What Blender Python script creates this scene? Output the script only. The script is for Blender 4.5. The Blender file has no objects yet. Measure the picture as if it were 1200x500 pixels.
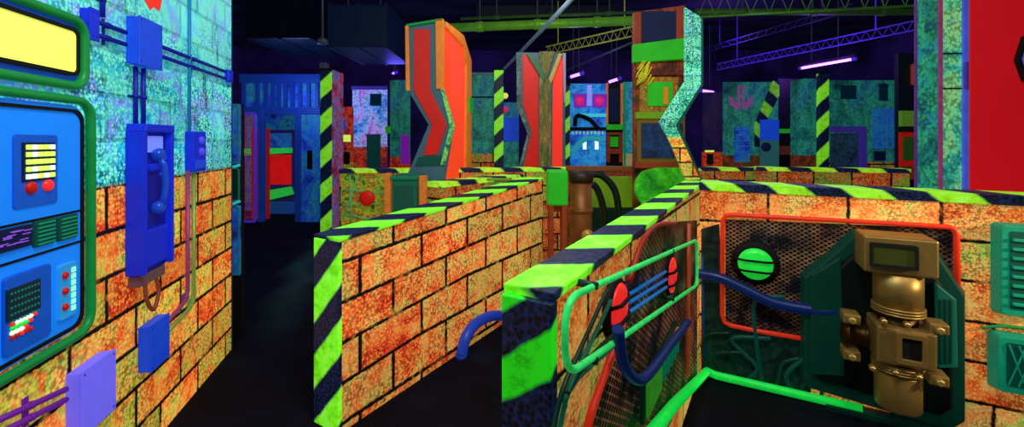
import bpy, bmesh, math, random
from mathutils import Vector, Matrix
random.seed(7)
sc = bpy.context.scene
COL = sc.collection
CAMH = 1.55; FP = 500.0; HY = 165.0      # camera height, focal length in px, horizon row (1200x500 frame)

# ------------------------------------------------------------------ camera
cd = bpy.data.cameras.new('camera'); cam = bpy.data.objects.new('camera', cd); COL.objects.link(cam)
cam.location = (0, 0, CAMH); cam.rotation_euler = (math.pi/2, 0, 0)
cd.sensor_width = 36; cd.lens = 36*FP/1200; cd.shift_y = -(250-HY)/1200
cd.clip_start = 0.05; cd.clip_end = 60
sc.camera = cam
sc.view_settings.view_transform = 'Standard'
try: sc.view_settings.look = 'None'
except Exception: pass
sc.cycles.max_bounces = 6
sc.cycles.use_denoising = True

# ------------------------------------------------------------------ frames
class Frame:
    def __init__(s, ox, oy, ux, uy, oz=0):
        l = math.hypot(ux, uy); s.o = Vector((ox, oy)); s.u = Vector((ux/l, uy/l)); s.n = Vector((-s.u.y, s.u.x))
        s.ang = math.atan2(s.u.y, s.u.x)
    def sz(s, px, py, off=0.0):
        D = Vector(((px-600)/FP, 1.0)); t = (s.n.dot(s.o)-off)/s.n.dot(D)
        p = D*t - s.o
        return (s.u.dot(p), CAMH + t*(HY-py)/FP)
    def x(s, px, off=0.0): return s.sz(px, HY, off)[0]
    def pts(s, pl, off=0.0): return [s.sz(a, b, off) for a, b in pl]
    def world(s, x, y, z):
        p = s.o + s.u*x + s.n*y
        return Vector((p.x, p.y, z))
    def shift(s, x, y):
        f = Frame(0, 0, s.u.x, s.u.y); f.o = s.o + s.u*x + s.n*y; return f
def facing(px, d, ang=0.0):
    """frame whose origin stands at pixel column px, depth d; ang = yaw in degrees (0 = square to the view axis)"""
    a = math.radians(ang)
    return Frame((px-600)/FP*d, d, math.cos(a), math.sin(a))
WORLD = Frame(0, 0, 1, 0)

# ------------------------------------------------------------------ mesh builder
class MB:
    def __init__(s): s.v = []; s.f = []; s.sm = []
    def add(s, vs, fs, smooth=False):
        b = len(s.v); s.v += [tuple(p) for p in vs]
        for f in fs: s.f.append([i+b for i in f]); s.sm.append(smooth)
        return s
    def box(s, x0, x1, y0, y1, z0, z1):
        return s.prism([(x0, z0), (x1, z0), (x1, z1), (x0, z1)], y0, y1)
    def prism(s, poly, y0, y1):
        n = len(poly)
        vs = [(a, y0, b) for a, b in poly] + [(a, y1, b) for a, b in poly]
        fs = [list(range(n)), list(range(n, 2*n))[::-1]] + [[i, (i+1) % n, n+(i+1) % n, n+i] for i in range(n)]
        return s.add(vs, fs)
    def taper(s, poly, y0, poly2, y1):
        n = len(poly)
        vs = [(a, y0, b) for a, b in poly] + [(a, y1, b) for a, b in poly2]
        fs = [list(range(n)), list(range(n, 2*n))[::-1]] + [[i, (i+1) % n, n+(i+1) % n, n+i] for i in range(n)]
        return s.add(vs, fs)
    def ring(s, outer, inner, y0, y1):
        n = len(outer)
        vs = [(a, y0, b) for a, b in outer] + [(a, y0, b) for a, b in inner] + [(a, y1, b) for a, b in outer] + [(a, y1, b) for a, b in inner]
        fs = []
        for i in range(n):
            j = (i+1) % n
            fs += [[i, j, n+j, n+i], [2*n+i, 3*n+i, 3*n+j, 2*n+j], [i, 2*n+i, 2*n+j, j], [n+i, n+j, 3*n+j, 3*n+i]]
        return s.add(vs, fs)
    def tube(s, pts, r, seg=10, closed=False, r1=None):
        P = [Vector(p) for p in pts]; n = len(P); vs = []; fs = []
        up = None
        for i, p in enumerate(P):
            if closed: t = P[(i+1) % n]-P[i-1]
            else: t = P[min(i+1, n-1)]-P[max(i-1, 0)]
            t.normalize()
            if up is None:
                up = Vector((0, 0, 1)) if abs(t.z) < .9 else Vector((1, 0, 0))
            a = (up - t*up.dot(t)); 
            if a.length < 1e-4: a = Vector((1, 0, 0)) - t*t.x
            a.normalize(); up = a; b = t.cross(a)
            rr = r if r1 is None else r+(r1-r)*i/(n-1)
            for k in range(seg):
                th = 2*math.pi*k/seg
                vs.append(p + a*rr*math.cos(th) + b*rr*math.sin(th))
        for i in range(n if closed else n-1):
            j = (i+1) % n
            for k in range(seg):
                l = (k+1) % seg
                fs.append([i*seg+k, i*seg+l, j*seg+l, j*seg+k])
        s.add(vs, fs, True)
        if not closed:
            b = len(s.v)-n*seg
            s.f.append([b+k for k in range(seg)][::-1]); s.sm.append(False)
            s.f.append([b+(n-1)*seg+k for k in range(seg)]); s.sm.append(False)
        return s
    def lathe(s, c, axis, prof, seg=28):
        """prof = [(dist along axis, radius)]"""
        ax = Vector(axis).normalized(); t = Vector((0, 0, 1)) if abs(ax.z) < .9 else Vector((1, 0, 0))
        a = (t-ax*t.dot(ax)).normalized(); b = ax.cross(a); c = Vector(c); vs = []; fs = []
        for h, r in prof:
            for k in range(seg):
                th = 2*math.pi*k/seg; vs.append(c+ax*h+(a*math.cos(th)+b*math.sin(th))*max(r, 1e-4))
        n = len(prof)
        for i in range(n-1):
            for k in range(seg):
                l = (k+1) % seg; fs.append([i*seg+k, i*seg+l, (i+1)*seg+l, (i+1)*seg+k])
        fs.append(list(range(seg))[::-1]); fs.append([(n-1)*seg+k for k in range(seg)])
        return s.add(vs, fs, seg > 8)
def rrect(x0, x1, z0, z1, r, n=5):
    out = []
    for cx, cz, a0 in ((x1-r, z1-r, 0), (x0+r, z1-r, 90), (x0+r, z0+r, 180), (x1-r, z0+r, 270)):
        for k in range(n+1):
            a = math.radians(a0+90*k/n); out.append((cx+r*math.cos(a), cz+r*math.sin(a)))
    return out
def rpoly(pl, r, n=5):
    """round the corners of a polygon or open path of (x,z)"""
    out = []; m = len(pl)
    for i in range(m):
        p = Vector(pl[i]); a = Vector(pl[i-1])-p; b = Vector(pl[(i+1) % m])-p
        ra = min(r, a.length*.45, b.length*.45); A = p+a.normalized()*ra; B = p+b.normalized()*ra
        for k in range(n+1):
            t = k/n; out.append(tuple(A*(1-t)**2+p*2*t*(1-t)+B*t*t))
    return out
def smooth(pts, n=8):
    """Catmull-Rom through 3D points"""
    P = [Vector(p) for p in pts]; P = [P[0]*2-P[1]]+P+[P[-1]*2-P[-2]]; out = []
    for i in range(1, len(P)-2):
        for k in range(n):
            t = k/n
            out.append(.5*((2*P[i])+(P[i+1]-P[i-1])*t+(2*P[i-1]-5*P[i]+4*P[i+1]-P[i+2])*t*t+(3*P[i]-P[i-1]-3*P[i+1]+P[i+2])*t**3))
    out.append(P[-2]); return out

def make(name, mb, mat, bev=0.0, base=(0, 0, 0), uv=None):
    me = bpy.data.meshes.new(name); me.from_pydata(mb.v, [], mb.f)
    for p, smf in zip(me.polygons, mb.sm): p.use_smooth = smf
    bm = bmesh.new(); bm.from_mesh(me)
    bmesh.ops.recalc_face_normals(bm, faces=bm.faces)
    big = [f for f in bm.faces if len(f.verts) > 4]
    if uv:
        lay = bm.loops.layers.uv.new('UVMap')
        for f in bm.faces:
            for lp in f.loops: lp[lay].uv = uv(*lp.vert.co)
    bmesh.ops.translate(bm, verts=bm.verts, vec=-Vector(base))
    bm.to_mesh(me); bm.free()
    o = bpy.data.objects.new(name, me); COL.objects.link(o)
    me.materials.append(mat)
    if bev:
        m = o.modifiers.new('bevel', 'BEVEL'); m.width = bev; m.segments = 2; m.limit_method = 'ANGLE'; m.angle_limit = math.radians(40)
    return o
class Thing:
    def __init__(s, name, label, cat, F=WORLD, base=(0, 0, 0), group=None):
        s.F = F; s.base = base
        s.root = bpy.data.objects.new(name, None); COL.objects.link(s.root); s.root.empty_display_size = .1
        s.root.location = F.world(*base); s.root.rotation_euler = (0, 0, F.ang)
        tagp(s.root, label, cat, group)
    def part(s, name, mb, mat, bev=0.0, parent=None, label=None, uv=None):
        o = make(name, mb, mat, bev, s.base, uv); o.parent = parent or s.root
        if label: o['label'] = label
        return o
def tagp(o, label, cat, group=None):
    o['label'] = label; o['category'] = cat; o['kind'] = 'thing'
    if group: o['group'] = group
def single(name, label, cat, mb, mat, F=WORLD, base=(0, 0, 0), bev=0.0, group=None, uv=None):
    o = make(name, mb, mat, bev, base, uv); o.location = F.world(*base); o.rotation_euler = (0, 0, F.ang)
    tagp(o, label, cat, group); return o
def struct(name, mb, mat, F=WORLD, uv=None, bev=0.0, label=None):
    o = make(name, mb, mat, bev, (0, 0, 0), uv); o.location = F.world(0, 0, 0); o.rotation_euler = (0, 0, F.ang)
    o['kind'] = 'structure'
    if label: o['label'] = label
    return o

# ------------------------------------------------------------------ materials
class NT:
    def __init__(s, name):
        s.m = bpy.data.materials.new(name); s.m.use_nodes = True; s.t = s.m.node_tree; s.t.nodes.clear()
        s.out = s.t.nodes.new('ShaderNodeOutputMaterial'); s.tc = s.t.nodes.new('ShaderNodeTexCoord')
        s.obj = s.tc.outputs['Object']; s.uvc = s.tc.outputs['UV']
    def put(s, sock, v):
        if isinstance(v, bpy.types.NodeSocket): s.t.links.new(v, sock)
        elif isinstance(v, (tuple, list)) and sock.type == 'RGBA' and len(v) == 3: sock.default_value = (*v, 1)
        else: sock.default_value = v
    def math(s, op, a, b=0.0, c=0.0, clamp=False):
        n = s.t.nodes.new('ShaderNodeMath'); n.operation = op; n.use_clamp = clamp
        for i, v in enumerate((a, b, c)): s.put(n.inputs[i], v)
        return n.outputs[0]
    def sep(s, v):
        n = s.t.nodes.new('ShaderNodeSeparateXYZ'); s.put(n.inputs[0], v); return n.outputs
    def comb(s, x=0., y=0., z=0.):
        n = s.t.nodes.new('ShaderNodeCombineXYZ')
        for i, v in enumerate((x, y, z)): s.put(n.inputs[i], v)
        return n.outputs[0]
    def mapping(s, v, loc=(0, 0, 0), scale=(1, 1, 1), rot=(0, 0, 0)):
        n = s.t.nodes.new('ShaderNodeMapping'); s.put(n.inputs[0], v); n.inputs['Location'].default_value = loc
        n.inputs['Scale'].default_value = scale; n.inputs['Rotation'].default_value = rot; return n.outputs[0]
    def noise(s, v, scale, detail=3., rough=.6, dist=0., colour=False):
        n = s.t.nodes.new('ShaderNodeTexNoise'); s.put(n.inputs['Vector'], v); n.inputs['Scale'].default_value = scale
        n.inputs['Detail'].default_value = detail; n.inputs['Roughness'].default_value = rough; n.inputs['Distortion'].default_value = dist
        return n.outputs[1 if colour else 0]
    def voro(s, v, scale, feat='F1', out=0, rnd=1.0):
        n = s.t.nodes.new('ShaderNodeTexVoronoi'); n.feature = feat; s.put(n.inputs['Vector'], v); n.inputs['Scale'].default_value = scale
        n.inputs['Randomness'].default_value = rnd; return n.outputs[out]
    def white(s, v):
        n = s.t.nodes.new('ShaderNodeTexWhiteNoise'); n.noise_dimensions = '3D'; s.put(n.inputs['Vector'], v); return n.outputs[0]
    def ramp(s, f, stops, const=False):
        n = s.t.nodes.new('ShaderNodeValToRGB'); s.put(n.inputs[0], f); e = n.color_ramp.elements
        if const: n.color_ramp.interpolation = 'CONSTANT'
        while len(e) < len(stops): e.new(.5)
        for el, (p, c) in zip(e, stops): el.position = p; el.color = (*c, 1)
        return n.outputs[0]
    def mix(s, f, a, b, mode='MIX'):
        n = s.t.nodes.new('ShaderNodeMix'); n.data_type = 'RGBA'; n.blend_type = mode
        s.put(n.inputs[0], f); s.put(n.inputs[6], a); s.put(n.inputs[7], b); return n.outputs[2]
    def step(s, v, e, w=.02):
        """0 below e, 1 above (soft width w)"""
        return s.math('MULTIPLY_ADD', s.math('SUBTRACT', v, e), 1/w, .5, clamp=True)
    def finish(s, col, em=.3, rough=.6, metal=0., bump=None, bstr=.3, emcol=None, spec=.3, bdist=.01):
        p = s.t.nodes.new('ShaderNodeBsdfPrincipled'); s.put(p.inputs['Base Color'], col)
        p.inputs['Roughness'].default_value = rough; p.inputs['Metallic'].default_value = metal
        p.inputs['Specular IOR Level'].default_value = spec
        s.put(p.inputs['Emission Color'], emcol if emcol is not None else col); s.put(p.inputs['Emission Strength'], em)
        if bump is not None:
            b = s.t.nodes.new('ShaderNodeBump'); b.inputs['Strength'].default_value = bstr; b.inputs['Distance'].default_value = bdist
            s.put(b.inputs['Height'], bump); s.t.links.new(b.outputs[0], p.inputs['Normal'])
        s.t.links.new(p.outputs[0], s.out.inputs[0]); return s.m
def lin(h):
    """hex sRGB -> linear"""
    c = [int(h[i:i+2], 16)/255 for i in (0, 2, 4)]
    return tuple(x/12.92 if x < .04045 else ((x+.055)/1.055)**2.4 for x in c)
MC = {}
def flat(name, hexc, em=.3, rough=.5, metal=0., grain=.25, scale=14., em_hex=None):
    """a painted or moulded surface: one colour with wear and grain"""
    if name in MC: return MC[name]
    n = NT(name); c = lin(hexc)
    g = n.noise(n.obj, scale, 4, .65)
    col = n.mix(n.math('MULTIPLY', n.math('SUBTRACT', g, .35, clamp=True), grain*3, clamp=True), c, tuple(x*.35 for x in c))
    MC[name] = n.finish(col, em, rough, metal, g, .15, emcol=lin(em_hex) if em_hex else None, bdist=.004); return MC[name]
def paint(name, hexes, scale=3., speck=45., sp=.5, em=.3, rough=.6, lines=0., stretch=(1, 1, 1), dark='04080c'):
    """mottled fluorescent mural paint: colour patches broken by a pebbled speckle"""
    if name in MC: return MC[name]
    n = NT(name); v = n.mapping(n.obj, scale=stretch)
    f = n.noise(v, scale, 5, .7, .6); k = len(hexes)
    f = n.math('MULTIPLY_ADD', f, 2.2, -.6, clamp=True)
    col = n.ramp(f, [((i+.5)/k, lin(h)) for i, h in enumerate(hexes)])
    d = n.voro(v, speck); d2 = n.noise(v, speck*.35, 3, .8)
    m = n.math('MULTIPLY', n.step(d, .52, .25), n.step(d2, .45, .15))
    col = n.mix(n.math('MULTIPLY', m, sp), col, lin(dark))
    if lines:
        w = n.noise(n.mapping(n.obj, scale=(lines, lines, .6)), 3, 3, .7)
        col = n.mix(n.math('MULTIPLY', n.step(w, .55, .1), .4), col, lin(dark))
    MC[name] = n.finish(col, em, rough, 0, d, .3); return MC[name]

def block_mat(name, low, high=None, zsplit=1.353, em=.4, grout=.05, up_hex=None, zfade=.012, sp=.62, seed=0., vs=62.):
    """painted block wall. UV: U in blocks, V in courses. low/high = colour ramps below / above the height zsplit"""
    n = NT(name); U, V, _ = n.sep(n.uvc)
    row = n.math('FLOOR', V); U2 = n.math('ADD', U, n.math('MULTIPLY', n.math('FLOORED_MODULO', row, 2.), .5))
    cellu = n.math('FLOOR', U2); fu = n.math('FRACT', U2); fv = n.math('FRACT', V)
    wob = n.math('MULTIPLY', n.math('SUBTRACT', n.noise(n.obj, 28, 3, .7), .5), .11)
    du = n.math('MULTIPLY', n.math('MINIMUM', fu, n.math('SUBTRACT', 1., fu)), 2.)
    dv = n.math('MINIMUM', fv, n.math('SUBTRACT', 1., fv))
    g = n.math('ADD', n.math('MINIMUM', du, dv), wob)
    gm = n.math('SUBTRACT', 1., n.step(g, grout, .03))
    rnd = n.white(n.comb(cellu, row, seed)); rnd2 = n.white(n.comb(cellu, row, seed+5.3))
    f = n.noise(n.obj, 5.5, 5, .75, .5)
    f = n.math('ADD', n.math('MULTIPLY_ADD', f, 2.4, -.9), n.math('MULTIPLY', rnd, .5), clamp=True)
    k = len(low); lo = n.ramp(f, [((i+.5)/k, lin(h)) for i, h in enumerate(low)])
    # pebbled spray pattern: small bright and dark dots
    vd = n.voro(n.obj, vs, rnd=.75); fine = n.noise(n.obj, 38, 4, .8)
    patch = n.step(n.noise(n.obj, 4.2, 3, .6), .47, .12)
    dark = n.math('MULTIPLY', n.step(n.math('ADD', vd, n.math('MULTIPLY', fine, .55)), .86, .18), n.math('MULTIPLY_ADD', patch, .7, .3))
    lt = n.math('MULTIPLY', n.math('SUBTRACT', 1., n.step(vd, .3, .2)), .5)
    lo = n.mix(lt, lo, n.ramp(fine, [(.35, lin('ffd060')), (.6, lin('d8ff70'))]))
    lo = n.mix(n.math('MULTIPLY', dark, sp), lo, lin('3a0a08'))
    shade = n.math('MULTIPLY_ADD', rnd2, .35, .75)
    gcol = lin('060503')
    gm2 = n.math('MULTIPLY', gm, n.math('MULTIPLY_ADD', n.step(n.noise(n.obj, 9, 2, .5), .36, .12), .6, .4))
    if high:
        Z = n.sep(n.obj)[2]
        f2 = n.math('MULTIPLY_ADD', n.noise(n.obj, 3.1, 6, .72, 1.0), 2.6, -.8, clamp=True)
        k = len(high); hi = n.ramp(f2, [((i+.5)/k, lin(h)) for i, h in enumerate(high)])
        speckle = n.math('ADD', n.step(n.noise(n.obj, 1.3, 3, .6), .5, .2), n.math('MULTIPLY', n.math('SUBTRACT', 1.95, Z), 1.6), clamp=True)
        hi = n.mix(n.math('MULTIPLY', n.math('MULTIPLY', dark, speckle), .85), hi, lin('053c44'))
        hi = n.mix(n.math('MULTIPLY', n.math('SUBTRACT', Z, 1.9), .45, clamp=True), hi, lin('a8f0e0'))
        hi = n.mix(n.math('MULTIPLY', n.math('MULTIPLY', lt, 1.4), speckle), hi, lin('b8ff90'))
        # dark drips near the top
        dr = n.noise(n.mapping(n.obj, scale=(7, 7, 1.2)), 1.0, 4, .7)
        hi = n.mix(n.math('MULTIPLY', n.step(dr, .62, .05), .7), hi, lin('0b2c3a'))
        up = n.step(n.math('ADD', Z, n.math('MULTIPLY', wob, .25)), zsplit, zfade)
        col = n.mix(up, lo, hi); gm2 = n.math('MULTIPLY', gm2, n.math('SUBTRACT', 1., n.math('MULTIPLY', up, .72)))
    else: col = lo
    col = n.mix(1., col, n.comb(shade, shade, shade), 'MULTIPLY')
    col = n.mix(gm2, col, gcol)
    h = n.math('SUBTRACT', n.math('MULTIPLY', fine, .3), gm)
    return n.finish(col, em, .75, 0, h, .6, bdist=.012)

def stripes(name, mode, period=.37, phase=0., slope=1.0, em=.55, ca='7bff1e', cb='04060e', wear=.5, zs=-1.0):
    """hazard stripes. mode 'top': along x slanting with y (and down the face); 'post': along z slanting with x and y"""
    n = NT(name); X, Y, Z = n.sep(n.obj)
    if mode == 'top': c = n.math('ADD', n.math('ADD', X, n.math('MULTIPLY', Y, slope)), n.math('MULTIPLY', Z, zs))
    else: c = n.math('SUBTRACT', Z, n.math('MULTIPLY', n.math('ADD', X, n.math('MULTIPLY', Y, -1.)), slope))
    c = n.math('ADD', c, n.math('MULTIPLY', n.math('SUBTRACT', n.noise(n.obj, 9, 3, .6), .5), .03))
    f = n.math('FRACT', n.math('ADD', n.math('DIVIDE', c, period), phase))
    k = n.math('MULTIPLY', n.step(f, .05, .06), n.math('SUBTRACT', 1., n.step(f, .55, .06)))
    w = n.noise(n.obj, 14, 5, .75)
    g = n.ramp(n.math('MULTIPLY_ADD', w, 2., -.5, clamp=True), [(.1, tuple(x*.5 for x in lin(ca))), (.5, lin(ca)), (.9, lin('9dff5a' if wear else ca))])
    b = n.ramp(n.voro(n.obj, 70), [(.3, lin(cb)), (.75, lin('10204a'))])
    col = n.mix(k, b, g)
    return n.finish(col, em, .5, 0, w, .2)

ORANGE = ['e83018', 'ff6420', 'ff9238', 'ffb850', 'b8d048', 'ff8030']
ORANGE2 = ['d82414', 'f85a28', 'ff8438', 'f8a858', 'd0c858', 'f06830']
CYAN = ['1078a8', '20b0d8', '30d0e0', '68f0d0', '48c0f8', '8898f8', '50e8c0']
M_left = block_mat('left_mural_blocks', ORANGE, CYAN, 1.353, em=.5)
M_mid = block_mat('low_wall_blocks', ORANGE2, em=.43, seed=3.)
M_front = block_mat('front_blocks', ['d84818', 'f87830', 'f8a050', 'e8b860', 'a8c050'], em=.42, seed=9., vs=85., grout=.04)
M_farblk = block_mat('far_blocks', ['a02010', 'd85820', 'c08040', '80a030'], em=.3, seed=5.)
M_cope = stripes('coping_stripes', 'top', .37, .23, .62, em=.42)
M_cope_c = stripes('coping_stripes_c', 'top', .37, .88, .45, em=.42, ca='98e81e', zs=1.2)
M_cope_far = stripes('coping_stripes_far', 'top', .5, .1, .6, em=.5, zs=1., ca='a8e82c')
M_postA = stripes('post_stripes_a', 'post', .363, .86, 1.08, em=.6)
M_postB = stripes('post_stripes_b', 'post', .215, .208, .71, em=.42, ca='28e81a', wear=0)
M_postF = stripes('post_stripes_far', 'post', .42, 0, .9, em=.3, ca='90ff28')
M_postG = stripes('post_stripes_dim', 'post', .46, .3, -.9, em=.18, ca='80d828')
def mesh_mat(name, wire='c88858', back='0a0a1c', sc_=26., em=.25, w=.16):
    n = NT(name); X, Y, Z = n.sep(n.obj)
    a = n.math('ADD', n.math('MULTIPLY', X, sc_), n.math('MULTIPLY', Z, sc_*1.5)); b = n.math('SUBTRACT', n.math('MULTIPLY', X, sc_), n.math('MULTIPLY', Z, sc_*1.5))
    fa = n.math('PINGPONG', a, .5); fb = n.math('PINGPONG', b, .5)
    m = n.math('SUBTRACT', 1., n.step(n.math('MINIMUM', fa, fb), w, .08))
    pt = n.math('MULTIPLY_ADD', n.noise(n.obj, 5, 3, .6), 3.6, -1.5, clamp=True)
    wc = n.ramp(n.noise(n.obj, 7, 3, .6), [(.35, lin(wire)), (.55, lin('b88858')), (.7, lin('503058'))])
    col = n.mix(n.math('MULTIPLY', m, pt), lin(back), wc)
    return n.finish(col, em, .5, .0, m, .4)
M_wire = mesh_mat('wire_mesh', 'a05828', '060610', 26., em=.22, w=.13)
M_wire_b = mesh_mat('wire_mesh_side', 'b03848', '05050f', 24., .25, .12)
M_farmesh = mesh_mat('gate_mesh', '4060c0', '081028', 9., .2, .12)

# plain colours
BLK = flat('matt_black', '040508', 0., .8); NAVY = flat('navy_paint', '0a1690', .32, .5); NAVY2 = flat('deep_blue_paint', '1028c8', .4)
BLUEBOX = flat('blue_box', '1444d0', .5); LILAC = flat('lilac_paint', '6a62f0', .62, .6, grain=.12)
SKY = flat('sky_panel', '1080f8', .48, .5, grain=.2, scale=5); SKY2 = flat('sky_panel_dark', '0c50c0', .4)
GREENF = flat('green_frame', '0c8038', .35, .4); GREEND = flat('dark_green', '033024', .15, .45); NEONG = flat('neon_green', '28d060', .5, .4, scale=22, grain=.5)
NEONT = flat('neon_tube', '14e048', .5, .4, scale=25); DGREEN = flat('panel_green', '04382c', .2, .45, scale=8)
YELLOWL = flat('lit_yellow', 'e0f060', .8, .5, grain=.1, scale=4)
REDP = flat('red_panel', 'c8101c', .42, .5, grain=.08, scale=2); REDB = flat('red_bright', 'f03020', .5, .5, grain=.15, scale=4)
REDO = flat('red_orange', 'ff4418', .62, .5, grain=.18, scale=5); REDD = flat('red_deep', 'b81408', .42, .5, grain=.2, scale=5)
REDT = flat('red_tube', 'd83018', .35, .4); REDL = flat('red_lens', 'f02828', .7, .3, grain=.1)
HOSE = flat('blue_hose', '0a2058', .3, .35, grain=.1); BCABLE = flat('blue_cable', '1070c0', .5)
BRONZE = flat('bronze', 'a8874a', .04, .42, .7, grain=.4, scale=9); BRONZED = flat('dark_bronze', '3a2810', .05, .4, .8)
GLENS = flat('green_lens', '20d840', .6, .3, grain=.2, scale=20); TEALV = flat('teal_vent', '0a8a6a', .3, .5); TEALD = flat('teal_dark', '04463c', .25)
DUCT = flat('ceiling_duct', '060c1c', .12, .5); STEELG = flat('green_lit_steel', '5a9828', .3, .4, .3, grain=.5, scale=4)
STEELP = flat('purple_lit_steel', '4a30c0', .4, .4); STEELD = flat('dim_steel', '303c48', .25, .4)
ORANGEF = flat('orange_trim', 'd87818', .4, .5, grain=.4, scale=8); WOOD = flat('rust_wood', '8a3414', .22, .6, grain=.5, scale=8)
GREENB = flat('green_board', '22a818', .4, .6, grain=.4, scale=5); YGREEN = flat('yellow_green_board', '6a9810', .25, .6, grain=.4, scale=5)
GREY = flat('grey_teal_trim', '3a5a68', .3, .5, grain=.4, scale=9); DBLUE = flat('dark_blue_glass', '06123a', .3, .7)
SCREEN = flat('screen_glass', '06283a', .3, .2); WHITE = flat('white_key', 'd8ffe0', .9, .4, grain=.1); YKEY = flat('yellow_key', 'd0f060', .8, .4, grain=.1)
PURPLE = flat('purple_paint', '8a20c0', .4, .5); VIOLET = flat('violet_trim', '4030a0', .3)
M_tealmural = paint('teal_mural', ['0c4a50', '18807a', '30b080', '1888a0', '60c8a0'], 2.6, 40, .6, em=.34, lines=2)
M_cyanblock = block_mat('cyan_blocks', ORANGE, ['108878', '30c0a0', '70e8c0', '40b0c8', '98f0c8'], .30, em=.45, seed=2., vs=90.)
M_dimteal = paint('dim_teal_mural', ['0c3c44', '186864', '248870', '1c6080', '30a078'], 1.6, 26, .4, em=.42, lines=1.5)
M_dimblue = paint('dim_blue_mural', ['0c2058', '1848b8', '207890', '103080'], 1.8, 22, .3, em=.4)
M_pale = paint('pale_mural', ['2060c8', '60a0f0', 'a0b8f8', 'c070d8', '50c8e8'], 2.2, 22, .5, em=.5)
M_redmural = paint('red_mural', ['601020', 'c02018', 'e05020', '901838', '602080'], 2.4, 22, .55, em=.3)
M_scrub = paint('green_scrub_mural', ['102808', '406a10', '88a020', 'a06020', '306018', 'c0c040'], 7, 45, .5, em=.5)
M_greenblob = paint('green_mottle', ['0c6010', '1c9a14', '48c820', '20a828'], 2.2, 40, .25, em=.36)
M_facemural = paint('blue_face_mural', ['0c38a0', '1868e0', '28a0e8', '1050c8', '50d0e0'], 2.5, 22, .3, em=.5)
M_rust = paint('rust_mural', ['281008', '5a2010', '883818', '403010', '8a3820'], 3, 30, .45, em=.32)
M_floor = None
n = NT('dark_carpet'); f = n.noise(n.obj, 2.2, 4, .6); f2 = n.noise(n.obj, 120, 2, .6)
col = n.ramp(n.math('MULTIPLY_ADD', f, 1.8, -.4, clamp=True), [(.2, (.0008, .0008, .002)), (.6, (.0015, .0015, .006)), (.9, (.004, .005, .014))])
X, Y, Z = n.sep(n.obj)
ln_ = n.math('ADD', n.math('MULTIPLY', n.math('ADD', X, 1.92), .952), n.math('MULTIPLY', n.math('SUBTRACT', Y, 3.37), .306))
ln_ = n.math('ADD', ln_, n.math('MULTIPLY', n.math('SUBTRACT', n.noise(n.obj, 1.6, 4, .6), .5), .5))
bd = n.math('SUBTRACT', 1., n.math('MULTIPLY', n.math('ABSOLUTE', ln_), 4.), clamp=True)  # reflected streak along the aisle floor, put into the carpet colour
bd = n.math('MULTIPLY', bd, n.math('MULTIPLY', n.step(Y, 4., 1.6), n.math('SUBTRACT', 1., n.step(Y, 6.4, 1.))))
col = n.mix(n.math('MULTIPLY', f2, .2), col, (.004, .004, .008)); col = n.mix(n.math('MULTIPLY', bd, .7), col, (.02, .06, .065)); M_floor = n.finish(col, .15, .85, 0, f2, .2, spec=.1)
n = NT('dark_ceiling'); f = n.noise(n.mapping(n.obj, scale=(.3, 1.2, 1)), 2.0, 4, .6)
M_ceil = n.finish(n.ramp(f, [(.35, (.001, .001, .004)), (.7, (.006, .006, .03))]), .3, .8, 0, f, .3)
n = NT('dark_back_wall'); X, Y, Z = n.sep(n.obj); f = n.noise(n.obj, .7, 3, .6)
M_back = n.finish(n.ramp(f, [(.35, (.002, .001, .012)), (.7, (.012, .005, .07))]), .5, .8, 0, f, .3)
n = NT('blacklight_tube'); M_uvtube = n.finish((.6, .2, 1.), 7., .3, emcol=(.55, .12, 1.))
n = NT('purple_glow_lens'); M_uvlens = n.finish((.6, .2, 1.), 2.5, .3, emcol=(.6, .25, 1.))

# ------------------------------------------------------------------ room shell
HC = 4.3
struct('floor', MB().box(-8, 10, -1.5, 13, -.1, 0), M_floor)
struct('ceiling', MB().box(-8, 10, -1.5, 13, HC, HC+.1), M_ceil)
struct('wall_back', MB().box(-8, 10, 13, 13.15, 0, HC), M_back)
struct('wall_far_left', MB().box(-8.15, -8, -1.5, 13, 0, HC), M_back)
struct('wall_far_right', MB().box(10, 10.15, -1.5, 13, 0, HC), M_back)

L = Frame(-2.09+.243*3.2, 3.18-.97*3.2, -.243, .97)      # mural wall at the left
XL = L.x(271)
# course lines on L: z = .97, .77 ... below the teal edge
struct('wall_left', MB().box(-.6, XL, 0, .16, 0, 3.6), M_left, L, uv=lambda x, y, z: (x/.42+.15, (z-1.353)/.198+10))
struct('trim_1', MB().box(XL, XL+.012, -.004, .164, 0, 3.6), flat('blue_edge', '0a2a50', .25), L)

A = Frame(-.907, 2.27, .523, .852)                      # low wall in the middle
SA = A.x(636)
def ztA(x): return 1.015+(1.165-1.015)*max(0, min(1.2, x/SA))
B = Frame(.10, .98, 1.154, 1.87); SB = 2.197            # front low wall, side run
def ztB(x): return 1.185+.06*x/SB
C = Frame(1.254, 2.85, .885, -.465); SC = 2.3            # front low wall, cross run
ZC = 1.222

t = Thing('low_wall', 'low orange block partition wall standing between the dark aisle and the striped front corner', 'low wall', A, (0, 0, 0))
t.part('block_body', MB().prism([(0, 0), (SA, 0), (SA, ztA(SA)), (0, ztA(0))], 0, .2), M_mid, uv=lambda x, y, z: ((x+y)/.487+.255, (z/ztA(x)-.04)/.2125))
t.part('coping', MB().prism([(-.02, ztA(0)), (SA, ztA(SA)), (SA, ztA(SA)+.02), (-.02, ztA(0)+.02)], -.008, .215), M_cope, .004, label='green and black striped top')
t.part('end_post', MB().box(-.025, 0, -.006, .206, 0, ztA(0)+.001), M_postA, .004, label='green and black striped end post')

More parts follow.
